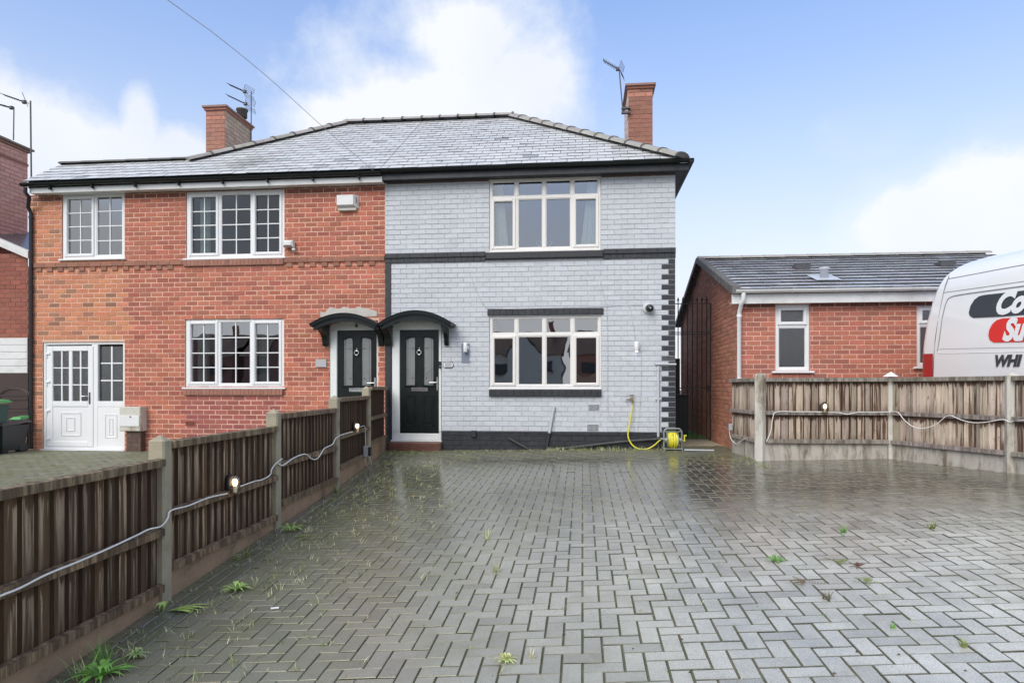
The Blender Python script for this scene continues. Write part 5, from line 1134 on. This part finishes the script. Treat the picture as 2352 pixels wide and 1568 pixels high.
bin_(26, 47, 954, 1040, 12.05, (.02, .03, .025), (.10, .38, .12), 'small bin with a green lid half hidden behind the drainpipe')
# ================================================================== GROUND
g = MB(); g.quad((-400, -400, -1.0), (400, -400, -1.0), (400, 400, -1.0), (-400, 400, -1.0)); struct('ground', g, M['asphalt'])
g = MB(); g.box(-60, 60, -19, -12, -.95, -.72); struct('road', g, M['asphalt'])
# bedding sheet of our driveway
def fenceX(y):
    for (a, b) in zip(LP, LP[1:]):
        if y <= b[1]: return a[0] + (b[0] - a[0]) * (y - a[1]) / (b[1] - a[1])
    return LP[-1][0]
def rightX(y):
    pts = [(6.2, -2), (5.9, 4.5), (5.42, 6.65), (5.015, 8.44), (4.37, 10.06)]
    if y > 10.03: return 2.5
    for a, b in zip(pts, pts[1:]):
        if y <= b[1]: return a[0] + (b[0] - a[0]) * (y - a[1]) / (b[1] - a[1])
    return 4.37
g = MB(); g.smooth = True; ys = [-2 + i * .35 for i in range(41)]; ys = [y for y in ys if y < 12.25] + [12.25]
for a, b_ in zip(ys, ys[1:]):
    for i in range(24):
        l0, l1 = (fenceX(a) - .05 if a < 11.8 else XP), (fenceX(b_) - .05 if b_ < 11.8 else XP); r0, r1 = rightX(a), rightX(b_) 
        r0 = 5.2 if a > 9.9 else max(r0, 5.3) + .6; r1 = 5.2 if b_ > 9.9 else max(r1, 5.3) + .6
        xa, xb, xc_, xd_ = l0 + (r0 - l0) * i / 24, l0 + (r0 - l0) * (i + 1) / 24, l1 + (r1 - l1) * (i + 1) / 24, l1 + (r1 - l1) * i / 24
        g.add([(xa, a, gh(xa, a) - .009), (xb, a, gh(xb, a) - .009), (xc_, b_, gh(xc_, b_) - .009), (xd_, b_, gh(xd_, b_) - .009)], [(0, 1, 2, 3)])
struct('driveway_bedding', g, M['soil'])
# herringbone pavers
pv = MB(); U = .1015
def paver(x0, x1, y0, y1):
    xm, ym = (x0 + x1) / 2, (y0 + y1) / 2
    if ym > 11.78 and not (XR + .05 < xm < XB0 - .02): return
    if ym > 12.2 or ym < 1.4: return
    bx = fenceX(ym) + .36
    if xm < bx or xm > rightX(ym) - .02: return
    if DG[0] < xm < DG[1] and ym > WY - .17: return
    # cull what the lens cannot see even from a step to the side
    if abs(xm + .1 * ym) > .92 * ym + 1.6: return
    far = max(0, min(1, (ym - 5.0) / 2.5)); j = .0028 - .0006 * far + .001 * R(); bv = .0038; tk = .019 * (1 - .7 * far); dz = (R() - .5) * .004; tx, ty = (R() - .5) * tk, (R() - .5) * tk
    if R() < .05: dz -= .003
    x0, x1, y0, y1 = x0 + j, x1 - j, y0 + j, y1 - j
    def z(x, y): return gh(x, y) + dz + (x - xm) * tx + (y - ym) * ty
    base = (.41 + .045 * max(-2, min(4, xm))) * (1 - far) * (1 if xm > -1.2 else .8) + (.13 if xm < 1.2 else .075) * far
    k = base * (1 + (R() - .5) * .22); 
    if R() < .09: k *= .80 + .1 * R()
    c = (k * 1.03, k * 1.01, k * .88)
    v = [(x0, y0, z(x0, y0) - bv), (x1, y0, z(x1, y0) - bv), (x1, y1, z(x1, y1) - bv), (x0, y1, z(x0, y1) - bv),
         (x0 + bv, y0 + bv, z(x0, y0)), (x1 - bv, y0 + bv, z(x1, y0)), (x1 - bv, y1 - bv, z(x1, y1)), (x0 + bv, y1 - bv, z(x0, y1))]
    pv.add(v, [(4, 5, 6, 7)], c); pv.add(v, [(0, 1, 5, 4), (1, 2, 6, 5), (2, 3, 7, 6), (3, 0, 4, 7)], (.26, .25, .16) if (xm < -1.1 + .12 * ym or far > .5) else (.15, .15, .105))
Y00 = 3.33
for k in range(-140, 90):
    yb_ = Y00 - k * U
    for m in range(-60, 60):
        xb_ = (k + 4 * m) * U
        if xb_ < -5 or xb_ > 7 or yb_ < 1 or yb_ > 12.4: continue
        paver(xb_ - U, xb_ + U, yb_, yb_ + U); paver(xb_, xb_ + U, yb_ + U, yb_ + 3 * U)
# edge courses laid along the left fence
for c_ in range(3):
    y = 1.5 - c_ * .07
    while y < 11.6:
        xa = fenceX(y + .1) + .045 + c_ * .104; dx = fenceX(y + .2) - fenceX(y)
        j = .003; bv = .005; v = []
        def zz(x, yy): return gh(x, yy)
        X = [(xa - dx * .5 + j, y + j), (xa - dx * .5 + .1 - j, y + j), (xa + dx * .5 + .1 - j, y + .2 - j), (xa + dx * .5 + j, y + .2 - j)]
        k = .17 * (1 + (R() - .5) * .2)
        cxm, cym = sum(p[0] for p in X) / 4, sum(p[1] for p in X) / 4
        pv.add([(px_, py_, gh(px_, py_) - bv) for px_, py_ in X] + [(px_ + (bv if px_ < cxm else -bv), py_ + (bv if py_ < cym else -bv), gh(px_, py_) + .001) for px_, py_ in X], [(4, 5, 6, 7), (0, 1, 5, 4), (1, 2, 6, 5), (2, 3, 7, 6), (3, 0, 4, 7)], (k, k, k * .97))
        y += .203
struct('driveway', pv, M['paver'])
# neighbour's driveway (left of the fence)
def nh(x, y): return rel(-1.20) - .012 * (11.8 - y) 
pn = MB(); pn.quad((-16, 2, nh(0, 2) - .012), (-2.9, 2, nh(0, 2) - .012), (-3.55, 11.8, nh(0, 11.8) - .012), (-16, 11.8, nh(0, 11.8) - .012), (.8, .85, .7)); struct('neighbour_bedding', pn, M['soil'])
pn = MB(); y = 2.6
kk_ = 0
while y < 11.78:
    x = -13 - (.1 if kk_ % 2 else 0)
    while x < -3.3:
        if x + .2 < fenceX(y) - .08 and abs(x + .1 * y) < .95 * y + 2:
            k = .16 * (1 + (R() - .5) * .25); j = .004; z = nh(x, y) + (R() - .5) * .005; pn.box(x + j, x + .2 - j, y + j, y + .1 - j, z - .02, z, (k, k * 1.02, k * .86))
        x += .2
    y += .1; kk_ += 1
struct('neighbour_driveway', pn, M['mossypaver'])
# ground behind the right fence (van stands there)
g = MB(); g.add([(XB0, 11.17, rel(-1.04)), (12, 11.17, rel(-1.04)), (12, 4, rel(-1.27)), (5.5, 4, rel(-1.27)), (5.15, 8.4, rel(-1.12)), (4.45, 10.1, rel(-1.06)), (2.6, 10.1, rel(-1.05))], [tuple(range(7))]); struct('side_driveway', g, M['asphalt'])
# ================================================================== WEEDS
def blade(mb, o, az, L, w, lean, c):
    d = Vector((cos(az), sin(az), 0)); s = Vector((-sin(az), cos(az), 0)); P = []
    for i in range(4):
        t = i / 3; p = o + d * L * lean * t + Vector((0, 0, 1)) * L * (t - lean * .55 * t * t); ww = w * (1 - t) ** .7 if i < 3 else .0004; P += [p - s * ww, p + s * ww]
    mb.add(P, [(0, 1, 3, 2), (2, 3, 5, 4), (4, 5, 7, 6)], c)
def leafy(mb, o, az, L, w, c, lift=.25, jag=.6):
    d = Vector((cos(az), sin(az), 0)); s = Vector((-sin(az), cos(az), 0)); N_ = 7; P = []
    for i in range(N_ + 1):
        t = i / N_; p = o + d * L * t + Vector((0, 0, L * lift * sin(pi * t * .8) + .004)); ww = w * (sin(pi * (t * .85 + .1)) * (1 if i % 2 else jag)); P += [p - s * ww, p + Vector((0, 0, -.002)), p + s * ww]
    mb.add(P, [(3 * i + a, 3 * i + a + 1, 3 * i + a + 4, 3 * i + a + 3) for i in range(N_) for a in (0, 1)], c)
LIME, GRN, OLV, STR, BRN = (.36, .50, .14), (.16, .36, .06), (.26, .31, .10), (.52, .52, .30), (.16, .07, .045)
def weed(px, py, kind, size, c, lab):
    o = onG(px, py); q = MB()
    if kind == 'tuft':
        for i in range(int(16 + 20 * R())): blade(q, o + Vector(((R() - .5) * size * .5, (R() - .5) * size * .3, 0)), R() * 2 * pi, size * (.5 + .7 * R()), .0028, .3 + .5 * R(), vary(c, .25, .1))
    elif kind == 'rosette':
        for i in range(22): leafy(q, o, i * 2.4 + R(), size * (.45 + .65 * R()), size * .07, vary(c, .2, .1))
        for i in range(8): leafy(q, o + Vector((0, 0, .01)), R() * 6.3, size * .45, size * .09, vary(c, .2), .9)
    elif kind == 'sprawl':
        for i in range(7):
            a = R() * 2 * pi; b0 = o.copy()
            for k in range(6):
                b0 = b0 + Vector((cos(a), sin(a), 0)) * size * .14; a += (R() - .5) * .7; leafy(q, b0 + Vector((0, 0, .003)), a + 1.2, size * .12, size * .035, vary(c, .25, .1)); leafy(q, b0, a - 1.2, size * .12, size * .035, vary(c, .25, .1))
    elif kind == 'longleaf':
        for i in range(6): leafy(q, o, .1 + (i - 2.5) * .13, size * (.6 + .4 * R()), size * .045, vary(c, .15, .08), .10, .9)
        for i in range(7): leafy(q, o + Vector((-.03, 0, 0)), 1.3 + i * .6, size * .2, size * .035, vary(c, .2), .9, .9)
    single('weed', q, M['grass'], lab, 'weed')
weed(385, 1404, 'longleaf', .30, LIME, 'long flat yellow green leaf lying on the pavers beside the nearest fence post')
weed(670, 1218, 'rosette', .15, LIME, 'bright dandelion weed at the foot of the second concrete fence post')
weed(543, 1356, 'rosette', .12, LIME, 'bright spiky weed in the pavers beside the second fence panel')
weed(566, 1277, 'tuft', .14, OLV, 'grassy tuft between the first two fence posts')
weed(237, 1520, 'tuft', .17, GRN, 'tall grass tuft near the bottom left corner behind the bright weed')
weed(232, 1556, 'rosette', .17, GRN, 'big bright green weed cut by the bottom edge at left')
weed(190, 1560, 'tuft', .19, LIME, 'yellow green grass tuft in the bottom left corner')
weed(312, 1507, 'rosette', .08, (.34, .45, .18), 'small pale flat leaved weed right of the bottom left clump')
weed(545, 1285, 'tuft', .10, OLV, 'thin olive tuft on the drive beside the second panel')
weed(776, 1131, 'tuft', .18, OLV, 'green clump at the foot of the third concrete post')
weed(712, 1232, 'sprawl', .16, OLV, 'creeping weed spreading right of the dandelion by the fence')
weed(1783, 1290, 'rosette', .085, GRN, 'brightest green rosette in the open drive at right')
weed(1936, 1223, 'tuft', .09, GRN, 'dark green tuft in the drive below the fence lamp')
weed(2139, 1213, 'tuft', .10, OLV, 'mossy green tuft in the drive nearest the right fence')
weed(1920, 1289, 'sprawl', .10, OLV, 'olive creeping weed between the rosette and the brown weed')
weed(1968, 1300, 'sprawl', .09, BRN, 'reddish brown creeping weed in the drive at right')
weed(1852, 1336, 'sprawl', .12, (.24, .17, .09), 'dry brown and green sprawling weed in the drive at right')
weed(1990, 1336, 'sprawl', .10, OLV, 'flat olive weed right of the dry brown one')
weed(1898, 1376, 'tuft', .07, (.18, .15, .08), 'small dry tuft below the sprawling brown weed')
weed(1161, 1519, 'rosette', .07, (.55, .58, .22), 'pale yellow leafy weed at the bottom centre of the drive')
weed(1140, 1313, 'tuft', .10, STR, 'straw coloured tuft in the middle of the drive')
weed(1118, 1236, 'tuft', .12, STR, 'wispy pale grass in the middle distance of the drive')
weed(2215, 1485, 'tuft', .05, OLV, 'mossy tuft in a joint near the bottom right')
weed(2050, 1442, 'tuft', .045, GRN, 'small dark green sprig in a joint at lower right')
weed(1222, 1510, 'tuft', .06, STR, 'small pale sprig just right of bottom centre')
q = MB(); o = onG(622, 1401); q.cyl(o + Vector((0, 0, .012)), o + Vector((.045, .02, .012)), .007, 8); single('litter', q, M['upvc'], 'small white stub of litter on the pavers beside the fence', 'litter')
q = MB(); o = onG(940, 1142); leafy(q, o + Vector((0, 0, .005)), .2, .09, .02, (.5, .3, .1), .1); single('fallen_leaf', q, M['grass'], 'single orange brown leaf lying in front of the grey house door', 'leaf')
gr = MB()
def sprout(x, y, L, n, c, lo=.2):
    o = Vector((x, y, gh(x, y) - .004))
    for i in range(n): blade(gr, o + Vector(((R() - .5) * .05, (R() - .5) * .05, 0)), R() * 2 * pi, L * (.4 + R() * .8), .0022, lo + .6 * R(), vary(c, .3, .12))
for i in range(420):
    x = XY(1010, 11.7) + R() * (XR - XY(1010, 11.7)) ; y = 11.75 - abs(random.gauss(0, .28)); right_ = x > -.6
    if random.random() < (.85 if right_ else .4): sprout(x, y, .085 if (right_ and y > 11.5) else .035, 6, OLV if R() < .5 else STR)
for i in range(900):
    y = 2.4 + R() * 9.2; x = fenceX(y) + .07 + abs(random.gauss(0, .8)); sprout(x, y, .045 + .04 * R() * R(), 3 + int(4 * R()), OLV if R() < .5 else STR, .4)
for i in range(160):   # joints of the open drive
    y = 2.6 + 8 * R() ** 1.3; x = -2 + 6.5 * R()
    if x < rightX(y) - .1: x = round(x / U) * U; sprout(x, y, .022 + .015 * R(), 4, (OLV, STR, GRN)[int(R() * 3)], .5)
for i in range(90): y = 9.2 + R() * 1.6; x = 2.2 + random.gauss(0, .35); sprout(min(x, 2.45), y, .05, 5, OLV)
for i in range(60): y = 11.0 + R() * .7; x = -3.4 + R() * .8; sprout(x, y, .07, 6, OLV)
struct('grass', gr, M['grass'], 'stuff', label='thin grass and moss sprouting in the paving joints and along the wall foot', category='grass')
# small dark debris flecks on the paving
db = MB()
for i in range(90):
    y = 2.4 + 8 * R() ** 1.5; x = -2.2 + 6.8 * R()
    if x < rightX(y) - .1: s = .004 + .007 * R(); z = gh(x, y) + .002; c = (.03, .03, .025) if R() < .6 else (.12, .06, .03); db.add([(x - s, y - s * .6, z), (x + s, y - s * .4, z), (x + s * .6, y + s, z), (x - s * .7, y + s * .6, z), (x, y, z + s * .7)], [(0, 1, 4), (1, 2, 4), (2, 3, 4), (3, 0, 4)], c)
struct('grit', db, M['grass'], 'stuff', label='dark specks of grit and leaf crumbs scattered over the wet paving', category='grit')
# ================================================================== HOUSES ACROSS THE STREET (mirrored in the windows)
def opp(x, wd, mat, rc, label, gable):
    Y0 = -50; r_ = thing('street_house', label, 'house', (x, Y0, -.9)); b = MB(); b.box(x - wd / 2, x + wd / 2, Y0 - 7, Y0, -.95, 4.6, rc)
    if gable: b.prism([(x - 1.9, 4.601), (x + 1.9, 4.601), (x, 7.0)], lambda a, c, d: (a, d, c), Y0 - .1, Y0 + .3, rc); b.box(x - 1.9, x + 1.9, Y0 + .001, Y0 + .3, -.95, 4.6, rc)
    part('wall', b, M[mat], r_); b = MB()
    b.add([(x - wd / 2 - .3, Y0 + .3, 4.6), (x + wd / 2 + .3, Y0 + .3, 4.6), (x + wd / 2 + .3, Y0 - 3.5, 7.4), (x - wd / 2 - .3, Y0 - 3.5, 7.4), (x + wd / 2 + .3, Y0 - 7.3, 4.6), (x - wd / 2 - .3, Y0 - 7.3, 4.6)], [(0, 1, 2, 3), (3, 2, 4, 5)], (.09, .055, .045))
    if gable: b.add([(x - 2.1, Y0 + .4, 4.5), (x, Y0 + .4, 7.15), (x, Y0 - 3.4, 7.15), (x - 2.1, Y0 - 1, 4.5)], [(0, 1, 2, 3)], (.06, .04, .04)); b.add([(x + 2.1, Y0 + .4, 4.5), (x, Y0 + .4, 7.15), (x, Y0 - 3.4, 7.15), (x + 2.1, Y0 - 1, 4.5)], [(0, 1, 2, 3)], (.06, .04, .04))
    rf_ = part('roof', b, M['brick'], r_); b = MB(); b.box(x + wd * .3, x + wd * .3 + .7, Y0 - 4, Y0 - 3.2, 6.8, 8.6, (.3, .12, .09)); part('chimney', b, M['brick'], rf_)
    for (wx, wz) in ((-wd * .3, 3.2), (wd * .3, 3.2), (-wd * .3, .6), (wd * .3, .6)): b = MB(); b.box(x + wx - .7, x + wx + .7, Y0 + .305, Y0 + .33, wz - .55, wz + .55, (.03, .035, .04)); part('window', b, M['binplastic'], r_)
opp(-6.4, 8.6, 'render', (.95, .93, .88), 'white rendered gabled house across the street, mirrored in the lower grey house window', True)
opp(3.4, 9, 'brick', (.40, .18, .13), 'red brick house across the street, mirrored right of the white gable', False)
opp(13.5, 9, 'brick', (.42, .26, .18), 'tan brick house across the street, furthest along to the right', False)
opp(-16.5, 9, 'brick', (.36, .2, .15), 'brown brick house across the street next to the white gabled one', False)
opp(-34, 9.6, 'brick', (.22, .12, .10), 'dark brick gabled house across the street, mirrored in the lower red house window', True)
opp(-45, 9.6, 'brick', (.26, .13, .10), 'dark brick gabled house furthest along the street to the left', True)
# ================================================================== WORLD
wd_ = bpy.data.worlds.new('World'); S.world = wd_; wd_.use_nodes = True; nt = wd_.node_tree; nt.nodes.clear()
SUN_EL, SUN_AZ = radians(42), radians(205)
out = N(nt, 'ShaderNodeOutputWorld'); sky = N(nt, 'ShaderNodeTexSky', sky_type='NISHITA'); sky.sun_disc = False; sky.sun_elevation = SUN_EL; sky.sun_rotation = SUN_AZ; sky.air_density = 1.0; sky.dust_density = .8; sky.ozone_density = 1.4; sky.altitude = 50
bgs = N(nt, 'ShaderNodeBackground'); bgs.inputs[1].default_value = .15
tcn = N(nt, 'ShaderNodeTexCoord'); nrm = N(nt, 'ShaderNodeVectorMath', operation='NORMALIZE'); nt.links.new(tcn.outputs['Generated'], nrm.inputs[0])
sp = N(nt, 'ShaderNodeSeparateXYZ'); nt.links.new(nrm.outputs[0], sp.inputs[0])
az = math_(nt, 'ARCTAN2', sp.outputs['X'], sp.outputs['Y']); el = math_(nt, 'ARCSINE', sp.outputs['Z'])
cmb = N(nt, 'ShaderNodeCombineXYZ'); nt.links.new(az, cmb.inputs[0]); nt.links.new(el, cmb.inputs[1])
n1 = N(nt, 'ShaderNodeTexNoise'); n1.inputs['Scale'].default_value = 5.5; n1.inputs['Detail'].default_value = 9; n1.inputs['Roughness'].default_value = .62; nt.links.new(nrm.outputs[0], n1.inputs['Vector'])
n2 = N(nt, 'ShaderNodeTexNoise'); n2.inputs['Scale'].default_value = 2.2; n2.inputs['Detail'].default_value = 6; nt.links.new(nrm.outputs[0], n2.inputs['Vector'])
def azel(px, py):
    tx, tz = (px - CX) / F, (HY - py) / F; return atan(tx) - YAW, math.atan2(tz, sqrt(1 + tx * tx))
blobs = [(1000, 260, 400, 230), (1060, 90, 270, 190), (780, 300, 200, 150), (1210, 190, 190, 220), (120, 360, 330, 190), (325, 290, 70, 140), (420, 350, 130, 120), (0, 300, 120, 170), (2290, 470, 330, 200), (2100, 520, 260, 130), (1760, 640, 500, 130), (2000, 300, 130, 60)]
mx_ = None
for (bx, by, rx, ry) in blobs:
    a, e = azel(bx, by); a2, _ = azel(bx + rx, by); _, e2 = azel(bx, by - ry)
    sb = N(nt, 'ShaderNodeVectorMath', operation='SUBTRACT'); nt.links.new(cmb.outputs[0], sb.inputs[0]); sb.inputs[1].default_value = (a, e, 0)
    ml = N(nt, 'ShaderNodeVectorMath', operation='MULTIPLY'); nt.links.new(sb.outputs[0], ml.inputs[0]); ml.inputs[1].default_value = (1 / abs(a2 - a), 1 / abs(e2 - e), 0)
    ln = N(nt, 'ShaderNodeVectorMath', operation='LENGTH'); nt.links.new(ml.outputs[0], ln.inputs[0])
    v = math_(nt, 'SUBTRACT', 1.0, ln.outputs['Value'])
    if (bx, by) == (2000, 300) or (bx, by) == (1760, 640): v = math_(nt, 'MINIMUM', v, .0)
    mx_ = v if mx_ is None else math_(nt, 'MAXIMUM', mx_, v)
behind = maprange(nt, math_(nt, 'ABSOLUTE', az), .95, 1.35, -.6, .35)
mx_ = math_(nt, 'MAXIMUM', mx_, behind); mx_ = math_(nt, 'MAXIMUM', mx_, -.6)
dens = math_(nt, 'ADD', mx_, math_(nt, 'MULTIPLY', math_(nt, 'SUBTRACT', n1.outputs['Fac'], .5), 1.9))
m1 = maprange(nt, dens, -.24, .52); 
low = math_(nt, 'POWER', maprange(nt, el, .11, .54, 1.0, 0.0), 1.25)
mask = math_(nt, 'MAXIMUM', math_(nt, 'MULTIPLY', m1, .96), math_(nt, 'ADD', math_(nt, 'MULTIPLY', low, .88), .12))
ccol = ramp(nt, n2.outputs['Fac'], [(.35, (.80, .86, .97)), (.6, (.95, .97, 1.0))])
ccol = mix(nt, mix(nt, (.95, .97, 1.0), (.70, .83, 1.0), maprange(nt, el, .05, .42)), ccol, m1)
bgc = N(nt, 'ShaderNodeBackground'); nt.links.new(ccol, bgc.inputs[0]); bgc.inputs[1].default_value = .60
tint = mix(nt, sky.outputs[0], (.89, .945, 1.11), 1.0, 'MULTIPLY'); tint = mix(nt, tint, ramp(nt, maprange(nt, el, .1, .55), [(0, .66), (1, 1.0)]), 1.0, 'MULTIPLY'); nt.links.new(tint, bgs.inputs[0])
ms = N(nt, 'ShaderNodeMixShader'); nt.links.new(mask, ms.inputs[0]); nt.links.new(bgs.outputs[0], ms.inputs[1]); nt.links.new(bgc.outputs[0], ms.inputs[2]); nt.links.new(ms.outputs[0], out.inputs[0])
sl = bpy.data.lights.new('sun', 'SUN'); sl.energy = 1.5; sl.angle = radians(40); sl.color = (1, .935, .83); so = bpy.data.objects.new('sun', sl); col.objects.link(so)
sd = Vector((sin(SUN_AZ) * cos(SUN_EL), cos(SUN_AZ) * cos(SUN_EL), sin(SUN_EL))); so.rotation_euler = (-sd).to_track_quat('-Z', 'Y').to_euler(); so.location = (0, -5, 12)
# ================================================================== CAMERA
cd = bpy.data.cameras.new('camera'); co = bpy.data.objects.new('camera', cd); col.objects.link(co); S.camera = co
co.location = (0, 0, CH); co.rotation_euler = (radians(90), 0, YAW); cd.sensor_width = 36; cd.lens = F / 2352 * 36; cd.shift_y = (HY - 784) / 2352; cd.clip_end = 1500; cd.clip_start = .05
S.view_settings.view_transform = 'Standard'; S.view_settings.look = 'None'; S.view_settings.exposure = 0.78; S.view_settings.gamma = 1
S.cycles.max_bounces = 8; S.cycles.use_denoising = True; S.cycles.transparent_max_bounces = 12
